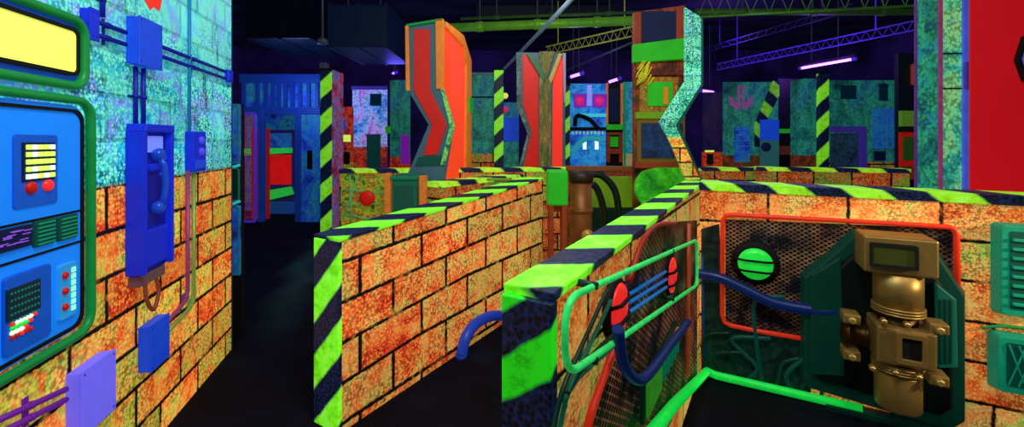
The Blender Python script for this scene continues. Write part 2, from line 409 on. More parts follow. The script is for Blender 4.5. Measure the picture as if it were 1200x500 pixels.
t = Thing('low_wall', 'nearest low block wall with striped end post and red round lights on its side', 'low wall', B, (0, 0, 0))
t.part('block_body', MB().prism([(0, 0), (SB+.2, 0), (SB+.2, ztB(SB)), (0, ztB(0))], 0, .12), M_front, uv=lambda x, y, z: ((x+y)/.4, z/.2))
t.part('coping', MB().prism([(-.02, ztB(0)), (SB+.2, ztB(SB)), (SB+.2, ztB(SB)+.022), (-.02, ztB(0)+.022)], -.006, .13), M_cope, .004, label='green and black striped top')
t.part('end_post', MB().box(-.035, 0, -.006, .126, 0, ztB(0)+.001), M_postB, .004, label='green and black striped end post')

t = Thing('low_wall', 'low block wall crossing the right foreground under a striped coping, carrying the bronze machinery', 'low wall', C, (0, 0, 0))
t.part('block_body', MB().box(.0, SC, 0, .2, 0, ZC), M_front, uv=lambda x, y, z: ((x+y)/.4+.02, (z-ZC)/.21+7-.05))
t.part('coping', MB().box(-.005, SC, -.012, .215, ZC, ZC+.053), M_cope_c, .004, label='green and black striped top')

# ------------------------------------------------------------------ left wall fittings
def rc(F, px0, py0, px1, py1, off=0.):
    """rectangle on a frame from two pixel corners: x0,x1,z0,z1 using the centre column for the heights"""
    x0 = F.x(px0, off); x1 = F.x(px1, off); pc = (px0+px1)/2
    return x0, x1, F.sz(pc, py1, off)[1], F.sz(pc, py0, off)[1]
def junction(F, r, mat, label, d=.05, lid=True):
    x0, x1, z0, z1 = r; b = ((x0+x1)/2, 0, z0)
    t = Thing('junction_box', label, 'junction box', F, b)
    t.part('box_body', MB().box(x0, x1, -d, 0, z0, z1), mat, .006)
    if lid: t.part('cover_plate', MB().box(x0-.004, x1+.004, -d-.006, -d+.001, z0-.004, z1+.004), mat, .003)
    for a in (x0+.012, x1-.012):
        for c in (z0+.014, z1-.014): t.part('screw', MB().lathe((a, -d-.005, c), (0, -1, 0), [(0, .005), (.002, .004)], 8), NAVY)
    return t

# control console: big green rounded frame with a blue face
zt = L.sz(90, 118, .03)[1]; zb = L.sz(98, 385, .03)[1]; x1 = L.x(99, .03); x0 = L.x(-60, .03)-.5
t = Thing('control_console', 'large bright blue control console in a green tube frame on the mural wall', 'control console', L, (x1-.4, 0, zb))
t.part('face_panel', MB().prism(rrect(x0+.02, x1-.02, zb+.02, zt-.02, .06), -.04, 0), SKY, .004)
t.part('tube_frame', MB().tube([(a, -.05, c) for a, c in rrect(x0, x1, zb, zt, .07, 7)], .016, 12, True), GREENF)
t.part('inner_lip', MB().ring(rrect(x0+.025, x1-.028, zb+.03, zt-.035, .05), rrect(x0+.037, x1-.04, zb+.042, zt-.047, .045), -.047, -.03), BLK)
off = .045
kx0, kx1, kz0, kz1 = rc(L, 26, 168, 61, 210, off)
t.part('backplate', MB().prism(rrect(kx0-.03, kx1+.025, kz0-.09, kz1+.03, .012), -.046, -.03), SKY2, .002, label='darker blue plate behind the lit keypad')
kp = t.part('keypad', MB().box(kx0-.004, kx1+.004, -.052, -.04, kz0-.004, kz1+.004), DBLUE, .002, label='square keypad of glowing yellow keys')
random.seed(3)
for i in range(5):
    for j in range(5):
        a = kx0+(i+.5)*(kx1-kx0)/5; c = kz0+(j+.5)*(kz1-kz0)/5; w = (kx1-kx0)/5*.36; h = (kz1-kz0)/5*.34
        t.part('key', MB().box(a-w, a+w, -.058, -.05, c-h, c+h), WHITE if random.random() < .35 else YKEY, .002, parent=kp)
for px, py in ((35, 220), (55, 217)):
    a, c = L.sz(px, py, off)
    t.part('red_button', MB().lathe((a, -.044, c), (0, -1, 0), [(0, .021), (.006, .021), (.012, .016), (.015, .006)], 18), REDD if px < 40 else REDL)
# seams across the face
for pya, pyb in ((250, 241), (285, 283)):
    pass
x0b = L.x(-60, .03); 
for pp in ((0, 268, 98, 246), (0, 312, 98, 283)):
    a = L.sz(pp[0], pp[1], off); b = L.sz(pp[2]-5, pp[3], off)
    k = (b[1]-a[1])/(b[0]-a[0]); 
    zz = (a[1]+b[1])/2
    t.part('seam', MB().box(x0+.04, x1-.045, -.044, -.038, zz-.004, zz+.004), BLK, label='thin dark seam across the blue face')
for r in (rc(L, 39, 257, 64, 287, off), rc(L, 67, 252, 90, 280, off)):
    g = t.part('vent_grille', MB().prism(rrect(*r, .008), -.05, -.035), TEALD, .002)
    m = MB(); n_ = 6
    for i in range(n_):
        c = r[2]+(i+.7)*(r[3]-r[2])/(n_+.4); m.box(r[0]+.01, r[1]-.01, -.055, -.048, c-.004, c+.002)
    t.part('louvre', m, TEALV, parent=g, label='thin horizontal slats')
r = rc(L, 0, 266, 36, 292, off)
g = t.part('readout_strip', MB().box(r[0]-.1, r[1], -.05, -.035, r[2], r[3]), DBLUE, .002, label='dark purple readout strip')
m = MB(); random.seed(5)
for i in range(22):
    a = r[0]-.09+random.random()*(r[1]-r[0]+.06); c = r[2]+.012+random.random()*(r[3]-r[2]-.024); m.box(a, a+.03, -.052, -.049, c, c+.003)
t.part('trace_lines', m, flat('violet_trace', '8a50e0', .6), parent=g, label='fine violet lines')
# lower screen block
r = rc(L, 0, 318, 55, 408, off)
g = t.part('screen_housing', MB().prism(rrect(r[0]+.01, r[1]+.01, r[2], r[3], .015), -.052, -.035), SKY2, .003)
r2 = rc(L, 8, 333, 47, 392, off+.01)
s_ = t.part('screen', MB().box(r2[0], r2[1], -.058, -.05, r2[2]+(r2[3]-r2[2])*.38, r2[3]), SCREEN, .002, parent=g)
m = MB()
for i in range(9): 
    for j in range(5):
        a = r2[0]+.012+i*(r2[1]-r2[0]-.024)/8; c = r2[3]-.015-j*.022; m.box(a-.003, a+.003, -.0595, -.0575, c-.003, c+.003)
t.part('pixel_dots', m, TEALV, parent=g, label='faint dots across the screen')
for j, (mat, cnt) in enumerate(((WHITE, 6), (GLENS, 5), (WHITE, 4), (REDD, 5))):
    for i in range(cnt):
        a = r2[0]+.02+i*(r2[1]-r2[0]-.04)/5; c = r2[2]+(r2[3]-r2[2])*(.31-.085*j)
        t.part('indicator_lamp', MB().lathe((a, -.05, c), (0, -1, 0), [(0, .0075), (.006, .0075), (.01, .004)], 10), mat if (i+j) % 5 else REDL, parent=g)
r = rc(L, 68, 308, 88, 372, off)
g = t.part('button_strip', MB().prism(rrect(*r, .01), -.052, -.035), flat('pale_blue', '2890d8', .5), .003, label='narrow strip with three red buttons')
for i in range(3):
    c = r[3]-(i+.7)*(r[3]-r[2])/3.5
    t.part('red_button', MB().lathe((r[0]+.02, -.05, c), (0, -1, 0), [(0, .013), (.007, .013), (.012, .007)], 14), REDD, parent=g)
m = MB(); xx = r[1]-.022
for i in range(7): 
    c = r[2]+.03+i*(r[3]-r[2]-.06)/6; m.box(xx-.009, xx+.009, -.056, -.05, c-.009, c+.009)
t.part('level_meter', m, flat('mint_light', '90f8d0', .8), parent=g, label='pale mint level bars')

# lit sign above the console
zt2 = L.sz(90, 20, .03)[1]; zb2 = L.sz(90, 102, .03)[1]; x1s = L.x(94, .03)
zt2 = L.sz(60, 14, .03)[1]
t = Thing('illuminated_sign', 'glowing yellow blank sign in a green tube frame above the blue console', 'sign', L, (x1s-.3, 0, zb2))
t.part('backing', MB().prism(rrect(x0, x1s-.01, zb2+.01, zt2-.01, .05), -.03, 0), SKY2)
t.part('light_face', MB().prism(rrect(x0+.04, x1s-.035, zb2+.05, zt2-.045, .02), -.04, -.02), YELLOWL, .003)
t.part('tube_frame', MB().tube([(a, -.042, c) for a, c in rrect(x0, x1s, zb2+.0, zt2, .06, 7)], .017, 12, True), GREENF)
t.part('inner_lip', MB().ring(rrect(x0+.03, x1s-.025, zb2+.038, zt2-.033, .03), rrect(x0+.042, x1s-.037, zb2+.052, zt2-.047, .02), -.046, -.03), BLK)

# junction boxes
junction(L, rc(L, 147, 24, 175, 78), BLUEBOX, 'large blue junction box high on the mural wall above the pay phone')
junction(L, rc(L, 92, 10, 102, 46), NAVY2, 'small narrow blue junction box beside the yellow lit sign', .035, True)
junction(L, rc(L, 161, 376, 184, 428), BLUEBOX, 'textured blue junction box low on the orange blocks below the pay phone')
junction(L, rc(L, 76, 425, 117, 498), LILAC, 'square lilac junction box nearest the viewer, below the console')
junction(L, rc(L, 263, 82, 268, 96), NAVY2, 'tiny blue conduit end box at the far end of the mural wall', .03, False)
def conduit(F, path, r, mat, label, off=.018, fit=True):
    P = [(*F.sz(a, b, off),) for a, b in path]; pts = [(x, -off, z) for x, z in P]
    if len(pts) > 2:
        q = []
        for i, p in enumerate(pts):
            if 0 < i < len(pts)-1:
                p = Vector(p); a = (Vector(pts[i-1])-p); b = (Vector(pts[i+1])-p); ra = min(.07, a.length*.45, b.length*.45)
                Aa = p+a.normalized()*ra; Bb = p+b.normalized()*ra
                for k in range(7): tt = k/6; q.append(Aa*(1-tt)**2+p*2*tt*(1-tt)+Bb*tt*tt)
            else: q.append(Vector(p))
        pts = q
    mid = pts[0]
    t = Thing('conduit', label, 'conduit', F, tuple(mid))
    t.part('pipe', MB().tube(pts, r, 10), mat)
    d = (Vector(pts[-1])-Vector(pts[0])); n_ = max(1, int(d.length/.55))
    for i in range(n_):
        k = (i+.5)/n_*(len(pts)-1); a = Vector(pts[int(k)]); b = Vector(pts[min(int(k)+1, len(pts)-1)]); p = a.lerp(b, k-int(k)); tg = (b-a).normalized() if (b-a).length > 1e-5 else d.normalized()
        m = MB(); w = tg*.008; side = tg.cross(Vector((0, 1, 0)))*(r+.012)
        m.tube([p-w, p+w], r+.003, 10); m.box(min(p.x-side.x, p.x+side.x)-.006, max(p.x-side.x, p.x+side.x)+.006, -.006, 0, min(p.z-side.z, p.z+side.z)-.006, max(p.z-side.z, p.z+side.z)+.006)
        t.part('clip', m, mat)
    return t
conduit(L, [(102, 21), (147, 38)], .011, NAVY, 'upper blue conduit from the sign box to the large blue junction box')
conduit(L, [(102, 37), (147, 52)], .011, NAVY, 'lower blue conduit from the sign box to the large blue junction box')
conduit(L, [(-15, -6), (92, 22)], .011, NAVY, 'upper blue conduit running above the yellow lit sign', )
conduit(L, [(-15, 8), (92, 36)], .011, NAVY, 'lower blue conduit running just over the yellow lit sign')
conduit(L, [(175, 49), (264, 84)], .011, NAVY, 'upper blue conduit from the large junction box to the far wall end')
conduit(L, [(175, 61), (264, 92)], .011, NAVY, 'lower blue conduit from the large junction box to the far wall end')
conduit(L, [(159, 78), (159, 148)], .010, NAVY, 'left one of two short conduits between large junction box and pay phone')
conduit(L, [(168, 80), (168, 148)], .010, NAVY, 'right one of two short conduits between large junction box and pay phone')
conduit(L, [(222, -20), (222, 154)], .009, flat('teal_conduit', '1878a8', .4), 'thin vertical teal conduit running down to the small handset box')
CONG = flat('grey_green_conduit', '7a9848', .3, .35, .3)
conduit(L, [(220, 200), (220, 350), (186, 388)], .011, flat('violet_conduit', '8a3a6a', .35, .35, .3), 'inner of two conduits bending from the handset box to the textured blue box')
conduit(L, [(227, 200), (227, 356), (186, 400)], .011, CONG, 'outer of two conduits bending from the handset box to the textured blue box')
conduit(L, [(-15, 498), (77, 456)], .011, flat('purple_conduit', '6a1a90', .4), 'upper purple conduit leading left from the lilac box')
conduit(L, [(-15, 515), (77, 468)], .011, MC['purple_conduit'], 'lower purple conduit leading left from the lilac box')
conduit(L, [(120, 20), (120, -20)], .010, NAVY, 'short vertical blue conduit rising above the sign conduits')
# pay phone
x0_, x1_, z0_, z1_ = rc(L, 148, 150, 182, 318)
t = Thing('pay_phone', 'tall navy blue wall pay phone with pale screen and hanging handset', 'pay phone', L, ((x0_+x1_)/2, 0, z0_))
m = MB(); m.box(x0_, x1_, -.05, 0, z0_, z1_); t.part('housing', m, NAVY, .012)
t.part('hood', MB().prism([(x0_-.012, z1_-.02), (x1_+.012, z1_-.02), (x1_+.004, z1_+.018), (x0_-.004, z1_+.018)], -.085, 0), NAVY2, .006)
for s_ in (0, 1):
    a = x0_ if s_ == 0 else x1_
    t.part('side_rail', MB().box(a-.012, a+.012, -.08, 0, z0_+.01, z1_-.02), NAVY2, .005)
w = x1_-x0_; h = z1_-z0_
t.part('screen', MB().box(x0_+w*.22, x1_-w*.2, -.058, -.045, z1_-h*.17, z1_-h*.055), flat('pale_screen', '6a80f0', .7, grain=.05), .004, label='pale lilac screen')
hs = MB(); cx = x0_+w*.45; zc = z0_+h*.63
hs.tube([(cx, -.08, zc+.13), (cx+.004, -.1, zc+.07), (cx+.004, -.105, zc), (cx+.004, -.1, zc-.07), (cx, -.085, zc-.13)], .013, 12)
hs.lathe((cx, -.055, zc+.13), (0, -1, 0), [(0, .022), (.02, .032), (.035, .03), (.045, .018)], 18); hs.lathe((cx, -.055, zc-.13), (0, -1, 0), [(0, .022), (.02, .032), (.035, .03), (.045, .018)], 18)
h_ = t.part('handset', hs, flat('handset_blue', '1644b8', .4, .25), label='blue handset on its cradle')
t.part('cradle', MB().box(cx-.045, cx+.045, -.07, -.045, zc+.05, zc+.085), NAVY2, .006)
m = MB(); 
for i in range(3):
    for j in range(4): m.box(x0_+w*.72+i*.02, x0_+w*.72+i*.02+.013, -.056, -.048, zc+.1-j*.026, zc+.116-j*.026)
t.part('keypad', m, BLUEBOX, .002)
t.part('shelf', MB().box(x0_+.015, x1_-.015, -.066, -.045, z0_+.03, z0_+h*.3), NAVY2, .008, label='lower coin box cover')
t.part('base_bracket', MB().box(x0_+.01, x1_-.01, -.05, 0, z0_-.05, z0_), flat('taupe', '6a4a50', .25), .004)
xc = (x0_+x1_)/2
t.part('cord', MB().tube(smooth([(xc-.05, -.04, z0_-.04), (xc-.06, -.05, z0_-.12), (xc-.01, -.055, z0_-.19), (xc+.045, -.05, z0_-.12), (xc+.04, -.04, z0_-.04)]), .009, 10), flat('cord_brown', '7a3a28', .3), label='looped cord hanging below')
# small handset box
x0_, x1_, z0_, z1_ = rc(L, 216, 154, 231, 201)
t = Thing('intercom_box', 'small narrow blue intercom box with round knobs right of the pay phone', 'intercom', L, ((x0_+x1_)/2, 0, z0_))
t.part('housing', MB().box(x0_, x1_, -.05, 0, z0_, z1_), NAVY2, .006)
for i, k in enumerate((.78, .5)):
    t.part('knob', MB().lathe(((x0_+x1_)/2, -.05, z0_+(z1_-z0_)*k), (0, -1, 0), [(0, .024), (.012, .024), (.02, .014)], 16), flat('violet_knob', '4848e0', .5))
t.part('lower_plate', MB().box(x0_+.012, x1_-.012, -.056, -.048, z0_+.02, z0_+.07), BLUEBOX, .003)
# red graffiti splash (flat paint) high on the wall
P = L.pts([(164, -8), (172, 4), (176, 12), (180, 8), (187, 13), (190, -2), (196, -10)], .002)
single('paint_splash', 'red paint splash dripping at the top of the mural wall', 'paint mark', MB().prism(P, -.003, 0), REDB, L, (P[0][0], 0, P[0][1]))
# vertical strap line on the upper wall
# cabinets past the end of the mural wall
G = facing(266, 3.45, 4)
t = Thing('wall_cabinet', 'tall teal cabinet stack at the far end of the mural wall beside the dark aisle', 'cabinet', G, (.08, 0, 0))
zt_ = G.sz(275, 122)[1]
xa, xb = G.x(268), G.x(284)
CABF = flat('cabinet_teal_trim', '1a6a60', .3)
t.part('carcass', MB().box(xa-.01, xb, 0, .03, 0, zt_), BLK, .004)
for py0, py1, mt in ((122, 192, M_dimblue), (196, 236, GREEND), (240, 322, M_dimblue)):
    z1 = G.sz(275, py0)[1]; z0 = G.sz(275, py1)[1]
    d = t.part('door', MB().prism(rrect(xa, xb-.008, z0, z1, .015), -.02, 0), mt, .003)
    t.part('door_rim', MB().tube([(a, -.022, c) for a, c in rrect(xa+.008, xb-.016, z0+.01, z1-.01, .02)], .006, 8, True), CABF, parent=d)
t.part('wavy_pipe', MB().tube(smooth([(xa-.01, -.03, G.sz(275, 190)[1]), (xa+.05, -.05, G.sz(275, 195)[1]), (xb, -.03, G.sz(275, 193)[1])]), .012, 8), flat('aqua', '28b8c0', .5))
t.part('lower_pipe', MB().tube(smooth([(xa-.01, -.03, G.sz(275, 233)[1]), (xa+.04, -.05, G.sz(275, 238)[1]), (xb, -.03, G.sz(275, 235)[1])]), .012, 8), MC['aqua'])

# ------------------------------------------------------------------ doorway at the end of the aisle
D = facing(284, 8.2, 0); DX = lambda p: D.x(p); DZ = lambda p: D.sz(300, p)[1]
FRM = flat('doorway_blue', '143684', .3, .5, grain=.3, scale=4)
t = Thing('gate_frame', 'blue lit doorway frame with slatted header at the end of the dark aisle', 'doorway', D, (DX(325), 0, 0))
t.part('lintel', MB().box(DX(282), DX(376), -.05, .05, DZ(97), DZ(87)), FRM, .01)
t.part('lintel', MB().box(DX(282), DX(376), -.05, .05, DZ(134), DZ(126)), FRM, .01)
for p in (284, 300, 310, 318, 325, 333, 341, 350, 360, 370): t.part('slat', MB().box(DX(p), DX(p)+.06, -.03, .03, DZ(128), DZ(95)), FRM)
t.part('backing_panel', MB().box(DX(282), DX(376), .03, .05, DZ(128), DZ(95)), M_dimblue)
for a, b in ((304, 310), (347, 354)): t.part('jamb', MB().box(DX(a), DX(b), -.06, .06, 0, DZ(128)), FRM, .01)
t = Thing('blue_partition', 'dim blue partition right of the aisle doorway with a small dark window', 'partition', D, (DX(364), 0, 0))
t.part('board', MB().box(DX(354), DX(376), -.03, .03, 0, DZ(134)), M_dimblue)
t.part('window', MB().box(DX(361), DX(367), -.04, -.02, DZ(198), DZ(176)), BLK)
gx0, gx1 = DX(284), DX(303)
t = Thing('mesh_gate', 'red and blue wire mesh gate standing left of the aisle doorway', 'gate', D, ((gx0+gx1)/2, -.1, 0))
t.part('frame', MB().tube([(a, -.1, c) for a, c in rrect(gx0, gx1, .02, DZ(133), .04)], .025, 8, True), STEELP)
m = MB()
for i in range(7): x = gx0+(i+1)*(gx1-gx0)/8; m.tube([(x, -.1, .05), (x, -.1, DZ(136))], .007, 6)
for i in range(14): z = .1+i*.15; m.tube([(gx0, -.1, z), (gx1, -.1, z)], .007, 6)
t.part('wire_grid', m, flat('mesh_pink', 'a03060', .35))
single('red_board', 'deep red board seen through the mesh gate left of the doorway', 'board', MB().box(DX(283), DX(304), .3, .36, 0, DZ(150)), flat('dim_red', '9a1018', .45), D, (DX(294), .3, 0))
D2 = D.shift(0, .8)
EX = lambda p: D2.x(p); EZ = lambda p: D2.sz(330, p)[1]
t = Thing('red_locker', 'bright red locker with dark top standing inside the aisle doorway', 'locker', D2, (EX(328), 0, 0))
t.part('body', MB().box(EX(312), EX(346), 0, .4, 0, EZ(152)), flat('locker_violet', '2a2060', .25))
t.part('door', MB().box(EX(314), EX(342), -.03, 0, EZ(216), EZ(181)), flat('locker_red', 'd81414', .6, grain=.4, scale=5), .01)
t.part('upper_door', MB().box(EX(316), EX(342), -.03, 0, EZ(174), EZ(156)), M_dimblue, .01)
t.part('foot_panel', MB().box(EX(312), EX(346), -.03, 0, .02, EZ(236)), flat('foot_blue', '184890', .35), .01)
for p0, p1, yy in ((286, 344, 178), (308, 346, 226)):
    single('green_shelf', 'upper glowing green shelf across the red locker' if yy < 200 else 'lower glowing green shelf across the red locker', 'shelf', MB().prism([(EX(p0), EZ(yy+4)), (EX(p1), EZ(yy+1)), (EX(p1), EZ(yy-5)), (EX(p0), EZ(yy-4))] if yy < 200 else [(EX(p0), EZ(yy+10)), (EX(p1), EZ(yy+1)), (EX(p1-3), EZ(yy-8)), (EX(p0), EZ(yy-2))], -.25, -.03), flat('glow_green', '28d040', .5), D2, (EX(325), -.1, EZ(yy)), .01)
single('aisle_wall', 'dark blue wall closing the room behind the red locker', 'wall', MB().box(EX(270), EX(380), .5, .6, 0, 3.0), M_dimblue, D2, (EX(325), .5, 0))

# ------------------------------------------------------------------ striped posts
def post(px0, px1, pytop, depth, label, mat=None, ang=0., group=None, side=None, h=None, w=.06, cap=None):
    F = facing(px0, depth, ang); x1 = F.x(px1); z1 = h or F.sz((px0+px1)/2, pytop)[1]
    t = Thing('striped_post', label, 'post', F, (x1/2, 0, 0), group)
    t.part('post_body', MB().box(0, x1, 0, w, 0, z1), mat or M_postF, .008)
    t.part('cap', MB().box(-.01, x1+.01, -.01, w+.01, z1, z1+.02), BLK, .003)
    if side: t.part('side_board', MB().box(x1, x1+.02, .0, side[0], 0, z1), side[1])
    return t, F, x1, z1
t, F, x1, z1 = post(375, 389, 82, 5.2, 'tall green and black striped post rising behind the left end of the middle low wall', side=(.3, paint('pink_violet_mural', ['402058', 'a02848', '5070b8', 'c03020', '303080'], 4, 26, .4, em=.35)), w=.1)
t.part('top_clamp', MB().box(0, .08, -.02, .08, z1+.02, z1+.09), STEELD, .006)
single('hanging_lamp', 'small unlit lamp on a thin drop rod above the tall striped post', 'lamp', MB().tube([(0, 0, .06), (0, 0, 1.1)], .012, 8).lathe((0, 0, 0), (0, 0, 1), [(0, .06), (.05, .06), (.08, .02)], 14), STEELD, facing(378, 5.2, 0), (0, 0, 0)).location = facing(378, 5.2).world(0, .0, 2.73+.0)

# ------------------------------------------------------------------ red zigzag partitions
def ins(F, pl, off=0): return F.pts(pl, off)
def zprism(F, pl, y0, y1): return MB().prism(F.pts(pl, -y0), y0, y1)
P1 = facing(498, 4.25, 0)
out = [(476, 29), (519, 22), (519, 104), (531.5, 148), (519, 222), (519, 346.9), (470, 346.9), (470, 222), (502, 146), (478, 106)]
t = Thing('zigzag_partition', 'taller red zigzag partition left of centre with a bright red orange side board', 'partition', P1, (0, 0, 0))
z0p = P1.sz(500, 222)[1]
t.part('front_board', zprism(P1, out, 0, .07), GREY, .006, label='grey teal edged front board')
t.part('red_inset', zprism(P1, [(485, 34), (503.5, 34), (504, 105), (523.5, 146), (512, 181), (496, 182), (506, 146), (484.5, 106)], -.02, .0), REDD, .004)
t.part('edge_trim', zprism(P1, [(510, 22), (520, 22), (520, 104), (511, 104)], -.03, .0), ORANGEF, .006, label='orange strip down the right edge')
t.part('edge_trim', zprism(P1, [(474.5, 30), (478.5, 29), (480, 106), (475.5, 106)], -.03, .0), ORANGEF, .005, label='thin orange strip down the left edge')
t.part('edge_trim', zprism(P1, [(516, 104), (520, 103), (533, 148), (521, 193), (516, 193), (527, 148)], -.03, .0), paint('mint_trim', ['104030', '40a060', '90d060', '305878'], 9, 60, .5, em=.4), .004, label='mottled green zigzag strip')
t.part('foot_plate', zprism(P1, [(490, 184), (517, 182), (516, 193), (486, 194)], -.03, .0), TEALD, .005)
t.part('top_cap', zprism(P1, [(476, 31), (519, 24), (519, 21), (476, 28)], -.03, .09), GREENF, .004)
F = Frame(*(P1.world(P1.x(519.5), .05, 0).xy), 0.045*4+.13, 1.0)
F = Frame((520-600)/500*4.3, 4.3, (550-600)/500*5.9-(520-600)/500*4.3, 1.6)
zh = F.sz(521, 30)[1]; xe = F.x(550)
t.part('side_board', MB(), REDO) if False else None
def inframe(t, F2, m):
    """move builder vertices from frame F2 into the thing's own frame"""
    out = []
    for x, y, z in m.v:
        w = F2.world(x, y, z); p = w.xy-t.F.o; out.append((t.F.u.dot(p), t.F.n.dot(p), z))
    m.v = out; return m
t.part('side_board', inframe(t, F, MB().prism([(0, .0), (xe, .0), (xe, F.sz(550, 72)[1]), (F.x(541), F.sz(541, 44)[1]), (0, zh)], 0, .05)), REDO, .006, label='bright red orange side board')
t.part('side_trim', inframe(t, F, MB().prism([(F.x(543), 0), (xe+.02, 0), (xe+.02, F.sz(550, 72)[1]+.02), (F.x(541), F.sz(541, 44)[1]+.03), (0, zh+.03), (0, zh-.03), (F.x(541), F.sz(541, 54)[1]), (F.x(544.5), F.sz(544.5, 76)[1])], -.03, 0.0)), ORANGEF, .005, label='orange strip along the far side edge')
t.part('plaque', inframe(t, F, MB().prism([(F.x(546.5), F.sz(548, 132)[1]), (F.x(550.5), F.sz(548, 132)[1]), (F.x(550.5), F.sz(548, 114)[1]), (F.x(546.5), F.sz(548, 114)[1])], -.05, -.03)), GREENB)

P2 = facing(630, 5.6, 0)
t = Thing('zigzag_partition', 'second red zigzag partition with a Y shaped timber post between two red boards', 'partition', P2, (0, 0, 0))
t.part('front_board', zprism(P2, [(605.5, 61), (662, 62), (663, 212), (663, 303.3), (604, 303.3), (604, 212), (620, 158), (605.5, 124)], .0, .07), GREY, .006)
t.part('red_inset', zprism(P2, [(612.5, 64), (618.5, 64), (631, 84), (631, 198), (613, 198), (623, 154), (613, 123)], -.02, .0), REDD, .004, label='deep red left inset')
t.part('red_inset', zprism(P2, [(648, 90), (655, 69), (659.5, 67), (659, 195), (647, 195)], -.02, .0), REDB, .004, label='brighter red right inset')
t.part('timber_post', zprism(P2, [(632, 60), (650, 60), (641, 92), (646, 92), (645.5, 205), (632, 205)], -.05, -.0), paint('timber_green', ['203018', '506a38', '806a30', 'a09858'], 5, 40, .5, em=.25, stretch=(6, 6, 1)), .006)
t.part('branch', zprism(P2, [(617, 63), (622, 62), (639, 86), (638, 97)], -.07, -.01), flat('branch_green', '2c6040', .3), .006)
t.part('branch', zprism(P2, [(655, 62), (659, 63), (646, 98), (643, 92)], -.07, -.01), flat('branch_tan', 'a8924a', .35), .006)
t.part('edge_trim', zprism(P2, [(659.5, 62), (663, 62), (663, 120), (661, 120)], -.03, .0), flat('pale_lilac_trim', '9080a0', .4))
t.part('edge_trim', zprism(P2, [(605, 61), (610.5, 62), (610.5, 123), (621, 155), (611, 200), (607, 200), (618, 156), (605.5, 125)], -.03, .0), paint('grey_trim', ['284848', '507068', '809088'], 8, 60, .6, em=.25), .004)

# third: painted shop front panel with cyan zigzag edge
P3 = facing(773, 3.75, 0); z3 = lambda a, b, y=0: zprism(P3, a, y, b)
t = Thing('painted_partition', 'tall painted partition with dark windows and green band beside the cyan zigzag upright', 'partition', P3, (0, 0, 0))
bx = lambda a, b, c, d: [(a, d), (c, d), (c, b), (a, b)]
t.part('board', MB().prism([(P3.x(743), 0), (P3.x(803), 0), P3.sz(803, 6), P3.sz(743, 14)], 0, .06), M_rust, .004)
t.part('upright', z3(bx(743, 14, 752, 53), 0, -.04), WOOD, .006); t.part('upright', z3(bx(793, 8, 803, 46), 0, -.04), WOOD, .006)
t.part('dark_window', z3(bx(752, 13, 793, 50), 0, -.02), DBLUE)
t.part('green_band', z3([(742, 73), (803, 69), (803, 44), (742, 52)], 0, -.05), GREENB, .006)
t.part('brown_beam', z3(bx(746, 74, 803, 88), 0, -.03), M_rust, .005)
w_ = t.part('window_frame', z3(bx(750, 90, 795, 131), 0, -.03), paint('rust_yellow', ['5a2010', 'a08020', '804010', 'b0b030'], 12, 60, .4, em=.3), .004)
t.part('pane', z3(bx(759, 96, 788, 124), -.02, -.045), GREENB, parent=w_); t.part('pane_shutter', z3(bx(778, 102, 783, 122), -.04, -.055), ORANGEF, parent=w_)
w_ = t.part('window_frame', z3(bx(747, 139, 803, 190), 0, -.03), flat('ochre_frame', '6a5018', .3), .004)
t.part('pane', z3(bx(752, 144, 800, 185), -.02, -.045), paint('dim_glass', ['061028', '0c2850', '14406a'], 3, 30, .3, em=.35), parent=w_)
t.part('rail', z3(bx(746, 131, 803, 139), 0, -.045), YGREEN, .004); t.part('sill', z3(bx(745, 190, 803, 197), 0, -.06), WOOD, .005)
m = MB(); random.seed(11)
for i in range(26):
    a, c = 749+random.random()*14, 76+random.random()*20; q = P3.sz(a, c, .04); m.tube([(q[0]-.03, -.05, q[1]-.03), (q[0]+.03*random.random(), -.055, q[1]+.04)], .006, 5)
t.part('scrawl', m, flat('scrawl_yellow', 'b8b020', .4), label='yellow scribbled ornament')
Z3 = facing(803, 2.98, 0)
t = Thing('zigzag_upright', 'cyan and orange block zigzag upright kinked like an arrow at the wall corner', 'upright', Z3, (Z3.x(812), 0, 1.277))
zz = [(803, 8), (822, 20), (822, 99), (792, 147), (803, 170), (821, 210.5), (804, 210.5), (786, 167), (773, 143), (803, 95)]
t.part('block_body', zprism(Z3, zz, 0, .03), M_cyanblock, .006, uv=lambda x, y, z: (x/.18+.2, z/.1))
t.part('edge_strip', zprism(Z3, [(821.5, 20), (824, 22), (824, 100), (796, 147), (806, 170), (823, 210.5), (821, 210.5), (803, 170), (792, 147), (821.5, 99)], .005, .06), TEALD)

# ------------------------------------------------------------------ right pillar and red panel
R = facing(1098, 2.86, 0)
t = Thing('mural_column', 'tall teal mural column with pink and blue edges left of the big red panel', 'column', R, (.2, 0, 0))
xr = lambda p: R.x(p)
dd = (1098-600)/(1075.5-600)*2.86-2.86
t.part('left_face', MB().box(0, .02, .0, dd, 0, 3.9), M_tealmural, label='darker teal left face')
t.part('pink_strip', MB().box(.004, xr(1104), -.008, .0, 0, 3.9), flat('pink_strip', '983878', .4, grain=.6, scale=12), .004)
t.part('back_strip', MB().box(-.008, .02, dd, dd+.02, 0, 3.9), flat('violet_back_strip', '5a3080', .35, grain=.5), label='thin violet strip at the rear edge')
t.part('main_face', MB().box(xr(1104), xr(1127), .0, dd, 0, 3.9), paint('bright_teal_mural', ['0c7080', '28b0a0', '60d8a0', '90d880', '3098c0'], 3, 45, .6, em=.42), label='bright teal and green face')
t.part('blue_strip', MB().box(xr(1127), xr(1134), -.012, .1, 0, 3.9), flat('blue_strip', '4060e0', .5, grain=.5, scale=9))
t.part('bracket', MB().box(xr(1127), xr(1134), -.03, -.01, R.sz(1130, 105)[1], R.sz(1130, 73)[1]), VIOLET, .004)
